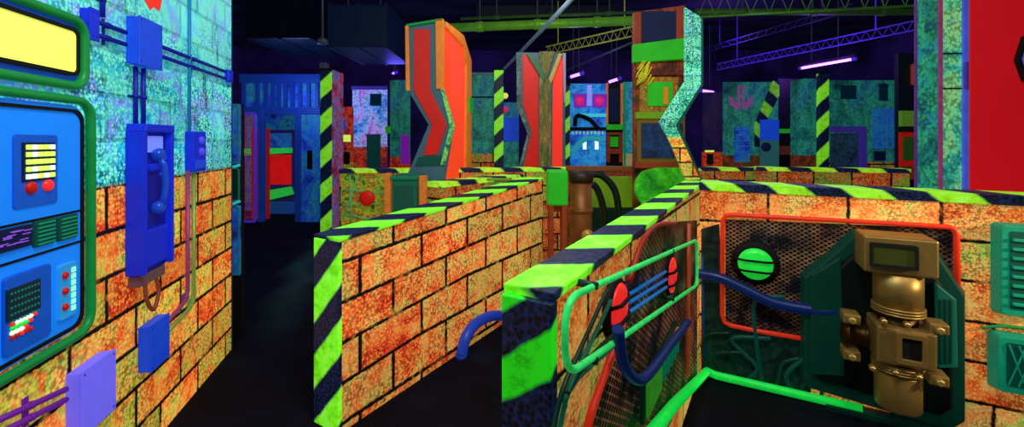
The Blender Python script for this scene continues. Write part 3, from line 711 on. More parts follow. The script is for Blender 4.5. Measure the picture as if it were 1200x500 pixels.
t.part('dark_edge', MB().box(xr(1134), xr(1138), .0, .05, 0, 3.9), BLK)
for py in (62, 103): t.part('joint', MB().box(xr(1105), xr(1126), -.008, 0, R.sz(1115, py+1.5)[1], R.sz(1115, py)[1]), BLK)
RP = facing(1137.5, 2.8, -8)
t = Thing('red_partition', 'huge plain red partition filling the upper right corner behind the striped coping', 'partition', RP, (.4, 0, 0))
t.part('board', MB().box(0, 1.5, 0, .012, 0, 3.9), REDP)
hexo = RP.pts([(1191, 70), (1200, 42), (1222, 36), (1240, 68), (1224, 98), (1200, 95)], .02); 
cxh = sum(p[0] for p in hexo)/6; czh = sum(p[1] for p in hexo)/6
hexi = [(cxh+(a-cxh)*.78, czh+(b-czh)*.78) for a, b in hexo]
t.part('hexagon_rim', MB().ring(hexo, hexi, -.03, 0), BLK, .003); t.part('hexagon_window', MB().prism(hexi, -.015, 0), flat('lilac_glass', '5058c8', .5, .2), label='dusky lilac hexagonal window')

# ------------------------------------------------------------------ fittings on the near side wall B
def bx2(F, px, py, off): a, c = F.sz(px, py, off); return (a, -off, c)
pl = B.pts([(672, 520), (690, 500), (722, 398), (738, 318), (768, 262), (817, 258), (817, 440), (772, 490), (735, 530)], .012)
pl = [(a, max(.01, b)) for a, b in pl]
t = Thing('wire_mesh_screen', 'dark wire mesh screen with slanted red tube edge on the nearest low wall', 'mesh screen', B, (pl[0][0], 0, pl[0][1]))
pl[-1] = (pl[-1][0], pl[-1][1])
t.part('mesh_sheet', MB().prism(pl, -.012, 0), M_wire_b)
t.part('red_tube', MB().tube([bx2(B, a, b, .025) for a, b in ((684, 520), (694, 478), (722, 402), (730, 378))], .011, 10), REDT)
t.part('red_tube', MB().tube(smooth([bx2(B, a, b, .025) for a, b in ((738, 330), (752, 285), (770, 264), (792, 262))], 5), .010, 10), flat('red_tube_dim', '8a2010', .25))
t.part('corner_tube', MB().tube([bx2(B, a, b, .02) for a, b in ((807, 262), (807, 330), (806, 440))], .011, 10), flat('orange_tube', 'a84820', .3))
t = Thing('tube_frame', 'glowing green rounded tube frame around the two red lights', 'tube frame', B, bx2(B, 740, 400, 0))
fr = rpoly(B.pts([(667, 352), (819, 281), (819, 334), (667, 443)], .055), .08, 6)
t.part('tube', MB().tube([(a, -.045, c) for a, c in fr], .0085, 12, True), NEONG)
for px, py in ((700, 335), (790, 295), (700, 423), (790, 350)):
    a, _, c = bx2(B, px, py, .055); t.part('bracket', MB().tube([(a, 0, c), (a, -.055, c)], .01, 8), GREEND)
for i, (px, py, lab) in enumerate(((725, 361, 'nearer red round bulkhead light on the side of the nearest low wall'), (787, 322, 'farther red round bulkhead light on the side of the nearest low wall'))):
    a, _, c = bx2(B, px, py, .02); r_ = .083 if i == 0 else .088
    t = Thing('bulkhead_light', lab, 'light', B, (a, 0, c), 'red round bulkhead lights')
    t.part('housing', MB().lathe((a, 0, c), (0, -1, 0), [(0, r_*1.15), (.012, r_*1.15), (.022, r_*1.02), (.022, r_*.9)], 32), BLK)
    t.part('lens', MB().lathe((a, -.018, c), (0, -1, 0), [(0, r_*.94), (.01, r_*.88), (.017, r_*.6), (.02, .01)], 32), REDL)
    for k in (-.35, .3):
        t.part('guard_bar', MB().tube([(a-r_, -.022, c+k*r_), (a-r_*.5, -.042, c+k*r_), (a+r_*.5, -.042, c+k*r_), (a+r_, -.022, c+k*r_)], .006, 8), BLK)
for j, (p, q, lab) in enumerate((((737, 345), (780, 318), 'upper cyan rod between the two red lights'), ((738, 354), (781, 327), 'middle cyan rod between the two red lights'), ((738, 365), (781, 336), 'lower cyan rod between the two red lights'))):
    a = bx2(B, *p, .03); b = bx2(B, *q, .03)
    single('rod', lab, 'rod', MB().tube([a, b], .006, 8), BCABLE, B, a, group='cyan rods between the red lights')
hb = [bx2(B, a, b, .06) for a, b in ((724, 385), (730, 425), (745, 444), (760, 438), (785, 405), (806, 377))]
single('blue_hose', 'sagging dark blue hose under the red lights on the nearest low wall', 'hose', MB().tube(smooth(hb), .017, 14), HOSE, B, hb[0])
for k, (path, lab) in enumerate(((((648, 505), (660, 455), (684, 400), (712, 338)), 'leftmost dark green cable climbing the nearest wall behind the tube frame'),
                                 (((655, 505), (668, 452), (692, 402), (716, 352)), 'second dark green cable climbing the nearest wall behind the tube frame'),
                                 (((664, 462), (684, 428), (715, 395), (738, 375)), 'dark green cable fanning toward the nearer red light'),
                                 (((660, 470), (680, 440), (716, 408), (745, 385)), 'lowest dark green cable passing under the nearer red light'))):
    q = [bx2(B, a, b, .022) for a, b in path]
    single('cable', lab, 'cable', MB().tube(smooth(q), .006, 10), flat('cable_green', '0a5a44', .35) if k % 2 else GREEND, B, q[0], group='dark green cables on the nearest wall')
a0 = B.sz(757, 0, .03)[0]; a1 = B.sz(775, 0, .03)[0]; a2 = B.sz(794, 0, .03)[0]
zc0 = B.sz(768, 466, .03)[1]; zc1 = B.sz(775, 418, .03)[1]
t = Thing('control_box', 'small green control box with a grid of keys low on the nearest wall', 'control box', B, (a1, 0, zc0))
t.part('case', MB().box(a0-.02, a2+.02, -.03, 0, zc0-.02, zc1+.02), GREEND, .005)
t.part('green_pad', MB().box(a0, a1-.02, -.04, -.025, zc0, zc1), flat('pad_green', '389828', .45, grain=.5, scale=20), .004)
t.part('header_bar', MB().box(a1, a2, -.04, -.025, zc1-.025, zc1), ORANGEF, .003)
m = MB()
for i in range(5):
    for j in range(5):
        x = a1+.01+i*(a2-a1-.02)/4.6; z = zc0+.01+j*(zc1-zc0-.05)/4.6; t.part('key', MB().box(x, x+.03, -.042, -.028, z, z+.018), TEALV, .002)
# glowing kick tube that follows the foot of the corner
pB = [bx2(B, a, b, .05) for a, b in ((745, 530), (790, 474))] + [(SB-.05, -.05, .05)]
wp = [B.world(*p) for p in pB] + [C.world(.1, -.05, .035), C.world(C.x(880, .05), -.05, .035), C.world(C.x(960, .05), -.05, .035), C.world(C.x(1010, .05), -.05, .035)]
single('kick_tube', 'glowing green tube along the foot of the low wall corner', 'light tube', MB().tube(wp, .024, 12), NEONT, WORLD, tuple(wp[0]))

# ------------------------------------------------------------------ fittings on the cross wall C
def cp(px, py, off): a, c = C.sz(px, py, off); return (a, -off, c)
pl = C.pts([(850, 257), (1118, 268), (1118, 380), (940, 392), (850, 378)], .01)
t = Thing('wire_mesh_screen', 'brown wire mesh screen in a red tube frame around the green light', 'mesh screen', C, (pl[3][0], 0, pl[3][1]))
t.part('mesh_sheet', MB().prism(pl, -.01, 0), M_wire)
fr = [cp(a, b, .03) for a, b in ((938, 396), (890, 388), (856, 381), (849, 377), (846.5, 368), (846.5, 300), (847, 259), (850, 253), (856, 251.5), (980, 258), (1060, 262.5), (1113, 266), (1119, 269), (1121, 275), (1122, 345))]
t.part('red_tube', MB().tube(fr, .0135, 12), REDT)
# dark ducting below the mesh
t = Thing('equipment_board', 'dark green equipment board with tangled pipes at the foot of the cross wall', 'equipment board', C, (.5, 0, .0))
z1 = C.sz(880, 376, .02)[1]
t.part('board', MB().box(.01, C.x(950), -.02, 0, 0.0, C.sz(830, 300)[1]-.0) if False else MB().prism([(.01, 0), (C.x(950), 0), (C.x(950), z1-.02), (C.x(848), z1-.02), (C.x(843), C.sz(843, 262)[1]), (.01, C.sz(822, 268)[1])], -.008, 0), paint('dark_ducting', ['020a0c', '06201c', '0a3428', '04140c'], 6, 30, .5, em=.3))
random.seed(4)
for i in range(9):
    x = .06+i*.075; zt_ = .15+.5*random.random()
    q = [(x, -.03, .05), (x+.05*random.uniform(-1, 1), -.035, zt_*.5), (x+.1*random.uniform(-1, 1), -.03, zt_), (x+.12, -.03, zt_+.05)]
    t.part('thin_pipe', MB().tube(smooth(q, 5), .009+.006*random.random(), 8), random.choice([GREEND, DGREEN, TEALD, BLK]))
t.part('blue_pipe', MB().tube([cp(823, 300, .03), cp(825, 420, .03)], .008, 8), flat('dim_blue_pipe', '103060', .35))
a, _, c = cp(885, 308, .03)
t = Thing('bulkhead_light', 'green round bulkhead light with black ring on the wire mesh', 'light', C, (a, 0, c))
t.part('housing', MB().lathe((a, -.005, c), (0, -1, 0), [(0, .135), (.03, .135), (.05, .12), (.05, .1)], 36), BLK)
t.part('lens', MB().lathe((a, -.045, c), (0, -1, 0), [(0, .1), (.02, .095), (.034, .065), (.04, .01)], 36), GLENS)
for k in (-.4, .25): t.part('guard_bar', MB().tube([(a-.12, -.06, c+k*.1), (a-.06, -.092, c+k*.1), (a+.06, -.092, c+k*.1), (a+.12, -.06, c+k*.1)], .007, 8), BLK)
hc = [cp(a, b, o) for a, b, o in ((817, 320, .05), (845, 326, .06), (875, 340, .07), (905, 354, .07), (945, 362, .07), (975, 364, .07), (1010, 352, .05))]
single('blue_hose', 'dark blue hose crossing the mesh from the corner to the bronze machine', 'hose', MB().tube(smooth(hc), .033, 14), HOSE, C, hc[0])
# armoured green housing
oc = [(938, 322), (975, 292), (1000, 268), (1098, 285), (1137, 345), (1137, 500), (1118, 512), (945, 458), (938, 448)]
t = Thing('machine_housing', 'angular dark green armoured housing carrying the bronze cylinder', 'housing', C, (C.x(1030), 0, max(0, C.sz(1030, 500)[1])))
o1 = [(a, max(.01, b)) for a, b in C.pts(oc, .06)]; cx = sum(p[0] for p in o1)/9; cz = sum(p[1] for p in o1)/9
def inset(pl, k): return [(cx+(a-cx)*k, cz+(b-cz)*k) for a, b in pl]
t.part('shell', MB().taper(inset(o1, .94), -.07, o1, 0), DGREEN, .008)
t.part('shade_plate', MB().taper(inset(o1, .78), -.095, inset(o1, .82), -.07), flat('shade_black', '020e0e', .1), .006)  # shade behind the cylinder, put into the plate as near black
t.part('side_plate', MB().prism(C.pts([(950, 322), (985, 300), (990, 440), (950, 438)], .09), -.1, -.07), DGREEN, .008)
t.part('side_plate', MB().prism(C.pts([(1095, 330), (1120, 350), (1122, 430), (1098, 430)], .1), -.115, -.07), flat('panel_teal', '0a5a4a', .3), .008)
for i, px in enumerate((1101, 1107, 1113)):
    x = C.x(px, .11); t.part('rib', MB().box(x-.006, x+.006, -.125, -.11, C.sz(px, 425, .11)[1], C.sz(px, 350, .11)[1]), DGREEN, .003)
t.part('base_rail', MB().prism(C.pts([(940, 462), (1130, 505), (1130, 520), (940, 475)], .06), -.08, -.02) if False else MB().box(C.x(965), C.x(1135), -.09, -.0, .0, .03), GREEND, .004)
# bronze machine
OB = .2
mx0, mx1 = C.x(1021, OB), C.x(1086, OB); cxm = (mx0+mx1)/2; rm = (mx1-mx0)/2*.92; yc = -.19
Zm = lambda py: C.sz(1052, py, OB+.05)[1]
t = Thing('bronze_machine', 'bronze cylinder machine with clamp blocks mounted upright on the green housing', 'machine', C, (cxm, yc, max(.04, Zm(485))))
t.part('lower_cylinder', MB().lathe((cxm, yc, Zm(482)), (0, 0, 1), [(0, rm*.9), (.01, rm*.95), (Zm(440)-Zm(482), rm*.95)], 36), BRONZE, .002)
t.part('upper_cylinder', MB().lathe((cxm, yc, Zm(362)), (0, 0, 1), [(0, rm), (Zm(322)-Zm(362), rm), (Zm(321)-Zm(362), rm*.8)], 36), BRONZE)
m = MB()
for k in range(6):
    z = Zm(436-k*3.2) if k < 3 else Zm(368-(k-3)*3.2); t.part('collar_ring', MB().lathe((cxm, yc, z-.006), (0, 0, 1), [(0, rm*1.0), (.003, rm*1.08), (.009, rm*1.08), (.012, rm*1.0)], 36), BRONZE)
t.part('core', MB().lathe((cxm, yc, Zm(440)), (0, 0, 1), [(0, rm*.8), (Zm(362)-Zm(440), rm*.8)], 32), BRONZED)
hd = t.part('head_block', MB().box(mx0-.05, mx1+.02, yc-rm*1.02, -.09, Zm(320), Zm(277)), BRONZE, .01)
t.part('head_window', MB().box(mx0-.02, mx1-.07, yc-rm*1.02-.012, yc-rm*1.02+.01, Zm(309), Zm(287)), flat('olive_glass', '4a5020', .12, .25, .4), .004, parent=hd)
t.part('window_rim', MB().ring(rrect(mx0-.028, mx1-.062, Zm(312), Zm(284), .008), rrect(mx0-.016, mx1-.074, Zm(308.5), Zm(287.5), .006), yc-rm*1.02-.02, yc-rm*1.02+.004), BLK, parent=hd)
cl = t.part('clamp_block', MB().box(mx0+.0, mx1+.01, yc-rm*1.12, -.09, Zm(424), Zm(381)), BRONZE, .01)
t.part('socket', MB().box(cxm-.02, cxm+.06, yc-rm*1.12-.012, yc-rm*1.12+.004, Zm(414), Zm(388)), BLK, .004, parent=cl, label='black square socket')
t.part('socket_rim', MB().ring(rrect(cxm-.04, cxm+.08, Zm(419), Zm(383), .01), rrect(cxm-.018, cxm+.058, Zm(413), Zm(389), .006), yc-rm*1.12-.025, yc-rm*1.12), BRONZE, .003, parent=cl)
t.part('side_cylinder', MB().lathe((mx0-.13, yc-.02, Zm(403)), (1, 0, 0), [(0, .05), (.012, .07), (.025, .07), (.03, .055), (.1, .055), (.11, .065)], 24), BRONZED)
for dx, py in ((-.1, 380), (-.1, 424), (.02, 376), (.02, 434)):
    x = mx0+dx if dx < 0 else mx1+dx
    t.part('bolt_lug', MB().box(x-.035, x+.04, yc-rm*.95, yc-.0, Zm(py+6), Zm(py-6)), BRONZE, .008)
    t.part('bolt', MB().lathe((x, yc-rm*.95, Zm(py)), (0, -1, 0), [(0, .018), (.02, .018), (.024, .012)], 6), flat('pale_brass', 'a08848', .08, .5, .6))
for k in range(5):
    x = mx0-.02+k*.045; t.part('bolt', MB().lathe((x, yc-rm*1.0, Zm(374 if k % 2 else 431)), (0, -1, 0), [(0, .014), (.03, .014), (.034, .008)], 6), BRONZE)
t.part('mounting', MB().box(cxm-.08, cxm+.08, yc, -.08, Zm(470), Zm(300)), BRONZED)
# vents at the right
for (a, b, c_, d, lab) in ((1166, 262, 1232, 372, 'upper green louvred vent box at the right edge'), (1162, 392, 1230, 462, 'lower green vent box with crossed mesh at the right edge')):
    x0, x1, z0, z1 = C.x(a, .05), C.x(c_, .05), C.sz(1185, d, .05)[1], C.sz(1185, b, .05)[1]
    t = Thing('vent_box', lab, 'vent', C, ((x0+x1)/2, 0, z0), 'green vent boxes')
    t.part('case', MB().taper(rrect(x0+.015, x1-.015, z0+.015, z1-.01, .02), -.07, rrect(x0, x1, z0, z1, .025), 0), TEALV, .004)
    t.part('recess', MB().prism(rrect(x0+.045, x1-.04, z0+.05, z1-.035, .01), -.074, -.06), TEALD)
    m = MB()
    if b < 300:
        for k in range(8): z = z0+.07+k*(z1-z0-.13)/7.5; m.box(x0+.05, x1-.05, -.088, -.07, z, z+.014)
    else:
        for k in range(7):
            xx = x0+.05+k*.035; m.tube([(xx, -.078, z0+.055), (xx+.06, -.078, z1-.04)], .004, 6); m.tube([(xx+.06, -.08, z0+.055), (xx, -.08, z1-.04)], .004, 6)
    t.part('louvres' if b < 300 else 'crossed_wires', m, TEALV if b < 300 else NEONG if False else TEALV, .002)
single('cable', 'short green cable between the two vent boxes at the right edge', 'cable', MB().tube(smooth([cp(1150, 384, .02), cp(1175, 382, .03), cp(1215, 386, .02)]), .008, 8), GREENF, C, cp(1150, 384, 0))

# blue hose arching on the middle wall's foot
q = [A.world(*bx2(A, a, b, o)) for a, b, o in ((540, 440, .05), (541, 416, .05), (546, 395, .05), (558, 379, .05), (576, 370, .05), (600, 367, .05), (640, 374, .05))]
q = [Vector((p.x, p.y, max(.02, p.z))) for p in q]
single('blue_hose', 'thick blue hose arching out of the dark floor against the middle low wall', 'hose', MB().tube(smooth(q), .04, 14), flat('bright_blue_hose', '1c3aa8', .3, .35, grain=.1), WORLD, tuple(q[0]))

# ------------------------------------------------------------------ middle ground behind the low walls
def far_low(p0, d0, p1, d1, h, label, mat=M_farblk, cm=M_cope_far, th=.18, group='far low walls'):
    F = Frame((p0-600)/FP*d0, d0, (p1-600)/FP*d1-(p0-600)/FP*d0, d1-d0); ln = math.hypot((p1-600)/FP*d1-(p0-600)/FP*d0, d1-d0)
    t = Thing('low_wall', label, 'low wall', F, (ln/2, 0, 0))
    t.part('block_body', MB().box(0, ln, 0, th, 0, h-.05), mat, uv=lambda x, y, z: ((x+y)/.4, z/.2))
    t.part('coping', MB().box(-.01, ln+.01, -.012, th+.012, h-.05, h), cm, .004, label='striped top')
    return F
FL1 = far_low(398, 5.0, 668, 5.3, 1.22, 'far low wall with striped top behind the middle low wall, left of the red partitions')
FL2 = far_low(516, 4.0, 612, 5.0, 1.16, 'short far low wall slanting in front of the second red partition')
FL3 = far_low(890, 5.4, 1066, 5.0, 1.22, 'far low wall with striped top in front of the right hand teal murals')
FL4 = far_low(820, 6.0, 896, 5.9, 1.18, 'short far low wall left of the violet door murals')
# green unit
F = facing(474, 3.9, 0)
t = Thing('storage_bin', 'dark green upright storage bin behind the middle low wall', 'bin', F, (0, 0, 0))
x0, x1 = F.x(459), F.x(488)
t.part('body', MB().box(x0, x1, 0, .3, 0, F.sz(474, 210)[1]), flat('bin_green', '0a5a40', .3), .02)
t.part('lid', MB().box(x0-.012, x1+.012, -.02, .32, F.sz(474, 211)[1], F.sz(474, 206)[1]), flat('bin_lid', '106848', .3), .012)
t.part('front_panel', MB().prism(rrect(x0+.03, x1-.03, .1, F.sz(474, 217)[1], .02), -.015, 0), flat('bin_panel', '0c4a3c', .25), .004)
single('upright_board', 'narrow orange timber upright left of the green bin', 'board', MB().box(F.x(450), F.x(457), 0, .08, 0, F.sz(450, 203)[1]), flat('timber_orange', 'c87028', .35, grain=.5), F, (F.x(453), 0, 0), .005)
single('upright_board', 'broad orange timber upright right of the green bin', 'board', MB().box(F.x(491), F.x(499), 0, .08, 0, F.sz(495, 206)[1]), MC['timber_orange'], F, (F.x(495), 0, 0), .005)
# scrub coloured board and pipes at left
F = facing(425, 4.2, 0)
t = Thing('equipment_board', 'mottled green and orange equipment board with a red wheel behind the middle low wall', 'equipment board', F, (0, 0, 0))
t.part('board', MB().box(F.x(400), F.x(450), 0, .06, 0, F.sz(425, 204)[1]), M_scrub)
for i, (a, b, c_, d) in enumerate(((402, 222, 452, 226), (402, 240, 452, 238), (405, 250, 452, 262), (410, 205, 412, 260), (402, 256, 420, 205))):
    p = F.sz(a, b, .03); q_ = F.sz(c_, d, .03); t.part('thin_pipe', MB().tube([(p[0], -.03, p[1]), (q_[0], -.03, q_[1])], .008, 8), flat('mint_pipe', '50a060', .35))
p = F.sz(430, 232, .06); t.part('red_wheel', MB().lathe((p[0], -.0, p[1]), (0, -1, 0), [(0, .03), (.04, .03), (.045, .075), (.07, .075), (.075, .03)], 20), REDD)
F = facing(560, 4.5, 0)
t = Thing('pipe_rack', 'low rack of yellow green pipes behind the middle low wall', 'pipe rack', F, (0, 0, 0))
PG = flat('olive_pipe', '78982c', .35, .4, grain=.4)
for i, py in enumerate((210, 218, 226)):
    z = F.sz(550, py)[1]; t.part('rail', MB().tube([(F.x(504), -.02*i, z), (F.x(600), -.02*i, z)], .014, 8), PG)
for px in (505, 519, 532, 546, 562, 580, 598): t.part('stanchion', MB().tube([(F.x(px), .0, 0), (F.x(px), .0, F.sz(px, 208)[1])], .013, 8), PG if px % 2 else GREENF)

# props in the middle pit
F = facing(657, 3.5, 0)
t = Thing('stool_table', 'bright green square topped stand on rust coloured legs behind the middle wall end', 'stand', F, (0, 0, 0))
zt_ = F.sz(657, 200)[1]; zb_ = F.sz(657, 241)[1]
t.part('top_box', MB().box(F.x(642), F.x(666), 0, .2, zb_, zt_), GREENB, .015)
for a in (644, 659):
    for y in (.01, .16): t.part('leg', MB().taper(rrect(F.x(a), F.x(a+5), 0, zb_, .005, 2), y, rrect(F.x(a), F.x(a+5), 0, zb_, .005, 2), y+.035), WOOD)
t.part('crossbar', MB().box(F.x(644), F.x(664), .06, .09, zb_-.06, zb_), WOOD, .004)
F = facing(683, 3.6, 0); rr = F.x(696)-F.x(683)
t = Thing('standing_pipe', 'bulky upright rust bronze pipe with flanged cap standing in the pit', 'pipe', F, (0, .1, 0))
zt_ = F.sz(683, 196)[1]
PB = flat('pipe_rust', '7a4a20', .22, .45, .4, grain=.6, scale=7)
t.part('shaft', MB().lathe((0, .1, 0), (0, 0, 1), [(0, rr*.8), (zt_*.45, rr*.8), (zt_*.47, rr*.98), (zt_*.9, rr*.98)], 24), PB)
t.part('cap', MB().lathe((0, .1, zt_*.9), (0, 0, 1), [(0, rr*1.1), (.03, rr*1.15), (.08, rr*1.15), (.1, rr*.7)], 24), flat('pipe_cap', '2a1c10', .12, .5))
for k in (.25, .47, .7): t.part('flange', MB().lathe((0, .1, zt_*k), (0, 0, 1), [(0, rr*1.0), (.01, rr*1.12), (.035, rr*1.12), (.045, rr*1.0)], 24), PB)
t.part('valve', MB().lathe((rr*.3, .0, zt_*.58), (0, -1, 0), [(0, .03), (.06, .03), (.065, .05), (.085, .05)], 14), flat('brass', 'a87838', .25, .4, .4))
F2 = facing(700, 3.9, 0)
for pth, lab in ((((694, 215), (700, 222), (706, 240), (708, 262)), 'inner black hose arching right of the standing pipe'), (((692, 204), (706, 206), (720, 222), (725, 248), (724, 268)), 'outer black hose arching right of the standing pipe')):
    q = [(F2.sz(a, b)[0], 0, F2.sz(a, b)[1]) for a, b in pth]; q.append((q[-1][0], 0, .02))
    single('black_hose', lab, 'hose', MB().tube(smooth(q, 6), .032, 12), flat('hose_dark', '0a1c10', .15, .4), F2, q[-1])
F = facing(722, 4.3, 0)
t = Thing('pit_board', 'yellow green board with dark lower half behind the black hoses', 'board', F, (0, 0, 0))
t.part('upper_board', MB().box(F.x(694), F.x(752), 0, .05, F.sz(722, 243)[1], F.sz(722, 207)[1]), YGREEN, .005)
t.part('lower_board', MB().box(F.x(694), F.x(756), .0, .05, 0, F.sz(722, 243)[1]), GREEND, .005)
F = facing(772, 3.62, 0)
q = F.pts([(743, 212), (752, 200), (770, 196), (800, 196), (812, 200), (812, 222), (790, 236), (760, 240), (748, 236), (743, 226)])
single('green_backdrop', 'rounded bright green mottled backdrop board beneath the painted partition', 'board', MB().prism(rpoly(q, .03, 3), -.06, 0).box(F.x(750), F.x(805), -.055, -.02, 0, F.sz(770, 226)[1]), M_greenblob, F, (0, -.03, 0))
FL5 = far_low(664, 5.2, 748, 5.1, 1.24, 'rust orange far low wall under the blue face mural', M_rust, flat('rust_top', '7a4818', .25))
single('floor_mound', 'low dark green floor block between the pit props', 'block', MB().box(-.5, .6, 0, .5, 0, .25), GREEND, facing(715, 3.7, 0), (0, .2, 0), .02)

# ------------------------------------------------------------------ far mural panels
def panel(px0, px1, py, depth, mat, label, cat='mural', name='mural_backdrop', lowmat=None, splitpy=None, z0=0.0, ang=0, th=.06):
    F = facing(px0, depth, ang); x1 = F.x(px1); z1 = F.sz((px0+px1)/2, py)[1]
    t = Thing(name, label, cat, F, (x1/2, 0, z0))
    if lowmat:
        zs = F.sz((px0+px1)/2, splitpy)[1]
        t.part('upper_board', MB().box(0, x1, 0, th, zs, z1), mat); t.part('lower_board', MB().box(0, x1, 0, th, z0, zs), lowmat, uv=lambda x, y, z: (x/.4, z/.2))
    else: t.part('board', MB().box(0, x1, 0, th, z0, z1), mat)
    def rect(name, a, b, c_, d, m, y=.02, parent=None, label=None, bev=.0):
        q = F.pts([(a, d), (c_, d), (c_, b), (a, b)]); return t.part(name, MB().prism(q, -y, 0), m, bev, parent=parent, label=label)
    return t, F, rect
t, F, rect = panel(413, 453, 103, 8.4, M_pale, 'pale blue and pink mural panel with a dark teal door behind the tall striped post', lowmat=M_redmural, splitpy=172)
rect('door_painting', 430, 157, 446, 205, TEALD); rect('dark_blot', 434, 110, 447, 124, SCREEN); rect('top_rail', 412, 101, 454, 105, VIOLET)
t, F, rect = panel(398, 413, 125, 7.6, M_redmural, 'narrow red mural strip between striped post and pale mural panel', lowmat=M_scrub, splitpy=190)
rect('yellow_square', 402, 158, 411, 166, YKEY); rect('dark_square', 402, 178, 410, 192, BLK); rect('blue_square', 400, 140, 405, 152, BLUEBOX)
t, F, rect = panel(457, 480, 94, 7.4, M_dimteal, 'dim green teal mural panel partly hidden by the taller red partition', lowmat=M_redmural, splitpy=184)
rect('frame_painting', 470, 158, 480, 192, PURPLE); rect('green_square', 452, 148, 458, 156, GREENB)
t, F, rect = panel(549, 581, 86, 6.9, M_dimteal, 'dim green mural panel between the red partition and a striped post', lowmat=M_farblk, splitpy=180)
rect('top_rail', 549, 85, 581, 88, GREY); rect('panel_joint', 549, 113, 581, 114.5, BLK)
t, F, rect = panel(590, 608, 120, 7.0, M_dimblue, 'blue mural board with a teal box painted at its foot', lowmat=M_dimteal, splitpy=166)
rect('blue_square', 590, 138, 607, 165, BLUEBOX)
q = F.sz(592, 128, .1); t.part('pink_lamp', MB().lathe((q[0], 0, q[1]), (0, -1, 0), [(0, .05), (.08, .05), (.11, .02)], 14), flat('pink_lamp', 'd02860', .7))
q = F.sz(592, 112, .1); t.part('yellow_lamp', MB().lathe((q[0], 0, q[1]), (0, -1, 0), [(0, .04), (.08, .05), (.11, .02)], 14), flat('yellow_lamp', 'e0e070', .8))
post(579, 590, 82, 6.6, 'green and black striped post between dim green mural and blue mural board')
post(662, 668, 100, 6.8, 'thin green and black striped post left of the blue face mural', M_postF)
# blue face mural
t, F, rect = panel(668, 710, 98, 7.0, M_facemural, 'bright blue mural panel painted with a machine face and two pink eyes')
rect('black_band', 668, 149, 710, 153, BLK, .03); rect('pale_band', 680, 133, 710, 137, flat('cyan_paint', '40d0e0', .5), .03)
for a, b in ((672, 687), (694, 711)):
    e = rect('eye_painting', a, 110, b, 126, PURPLE, .04, bev=.01); q = F.sz((a+b)/2, 118, .05)
    t.part('pupil', MB().lathe((q[0], -.04, q[1]), (0, -1, 0), [(0, .075), (.02, .06)], 16), flat('pink_eye', 'e02080', .6), parent=e)
rect('nose_painting', 688, 100, 693, 124, flat('lilac_paint_light', '9090f8', .6), .04)
for px in (683, 697): rect('tooth', px, 163, px+4, 175, WHITE, .03)
for i in range(9): rect('stitch', 670+i*4.4, 154, 672+i*4.4, 157, flat('pale_stitch', 'a0c8c0', .5), .02)
t.part('black_arm', MB().tube(smooth([(F.sz(a, b)[0], -.04, F.sz(a, b)[1]) for a, b in ((673, 148), (676, 136), (690, 140), (700, 150))]), .035, 8), BLK)
t.part('wave_painting', MB().tube(smooth([(F.sz(a, b)[0], -.03, F.sz(a, b)[1]) for a, b in ((670, 178), (678, 168), (690, 162), (706, 164))]), .04, 8), flat('teal_wave', '28a8b8', .45))
# dark booth
t, F, rect = panel(710, 730, 98, 7.2, BLK, 'dark booth opening edged in orange with rust shelves, right of the blue face mural', 'booth', 'dark_booth')
rect('orange_edge', 709, 98, 712, 150, ORANGEF, .05); rect('orange_edge', 727, 98, 730, 150, ORANGEF, .05)
rect('blue_back', 713, 104, 726, 143, DBLUE, .01); rect('green_ledge', 709, 146, 730, 152, GREENB, .15)
rect('shelf', 711, 155, 728, 158, WOOD, .1); rect('shelf', 711, 174, 728, 180, WOOD, .1); rect('rust_side', 710, 155, 714, 190, WOOD, .06); rect('rust_side', 725, 155, 729, 190, WOOD, .06)
rect('green_screen', 715, 160, 724, 172, GREENB, .03)
t, F, rect = panel(731, 746, 96, 6.8, paint('blue_teal_mural', ['0c4880', '1878a8', '28a0a8', '104078'], 2.2, 26, .4, em=.4), 'blue teal mural panel with cream foot beside the painted partition', lowmat=flat('cream_dim', '989868', .4), splitpy=180)
rect('edge_line', 731, 96, 733, 195, GREENF, .02)
t, F, rect = panel(824, 850, 108, 7.4, paint('violet_dark_mural', ['080420', '1c0c48', '2c1840', '181038'], 1.8, 24, .4, em=.3), 'dark violet mural panel right of the cyan zigzag upright', lowmat=M_redmural, splitpy=178)
rect('cream_frame', 826, 176, 836, 178, YKEY, .03); rect('dark_square', 828, 180, 835, 192, BLK, .03)
t, F, rect = panel(849, 912, 96, 7.0, M_dimteal, 'grey teal mural panel with a purple emblem and slanted green hazard stripe', lowmat=M_rust, splitpy=182)
em = MB()
for s_ in (-1, 1):
    em.prism(F.pts([(868+s_*1.5, 100), (868+s_*1.5, 128), (868+s_*6, 128), (868+s_*13, 122), (868+s_*14, 113), (868+s_*9, 115), (868+s_*8, 120), (868+s_*4, 121), (868+s_*4, 100)]), -.02, 0)
t.part('emblem', em, flat('emblem_purple', '8a4888', .4), label='purple trident shaped emblem')
rect('blue_grid', 860, 148, 878, 190, M_dimblue, .02)
m = MB()
for i in range(6): q = F.pts([(861, 152+i*6.5), (877, 152+i*6.5)]); m.tube([(q[0][0], -.025, q[0][1]), (q[1][0], -.025, q[1][1])], .012, 6)
t.part('grid_lines', m, flat('blue_line', '2060c0', .4))
t.part('hazard_stripe', MB().prism(F.pts([(905, 95), (912, 95), (912, 112), (893, 150), (890, 172), (884, 172), (884, 145)]), -.03, 0), M_postG, label='slanted green and black hazard stripe')
t, F, rect = panel(893, 913, 140, 6.7, BLUEBOX, 'blue notice board with a small dark dial picture below the hazard stripe', 'notice board', 'notice_board', lowmat=flat('pale_teal_dim', '2c6a70', .3), splitpy=164)
q = F.sz(898, 172, .02); t.part('dial', MB().lathe((q[0], 0, q[1]), (0, -1, 0), [(0, .07), (.03, .07), (.035, .05)], 18), DBLUE)
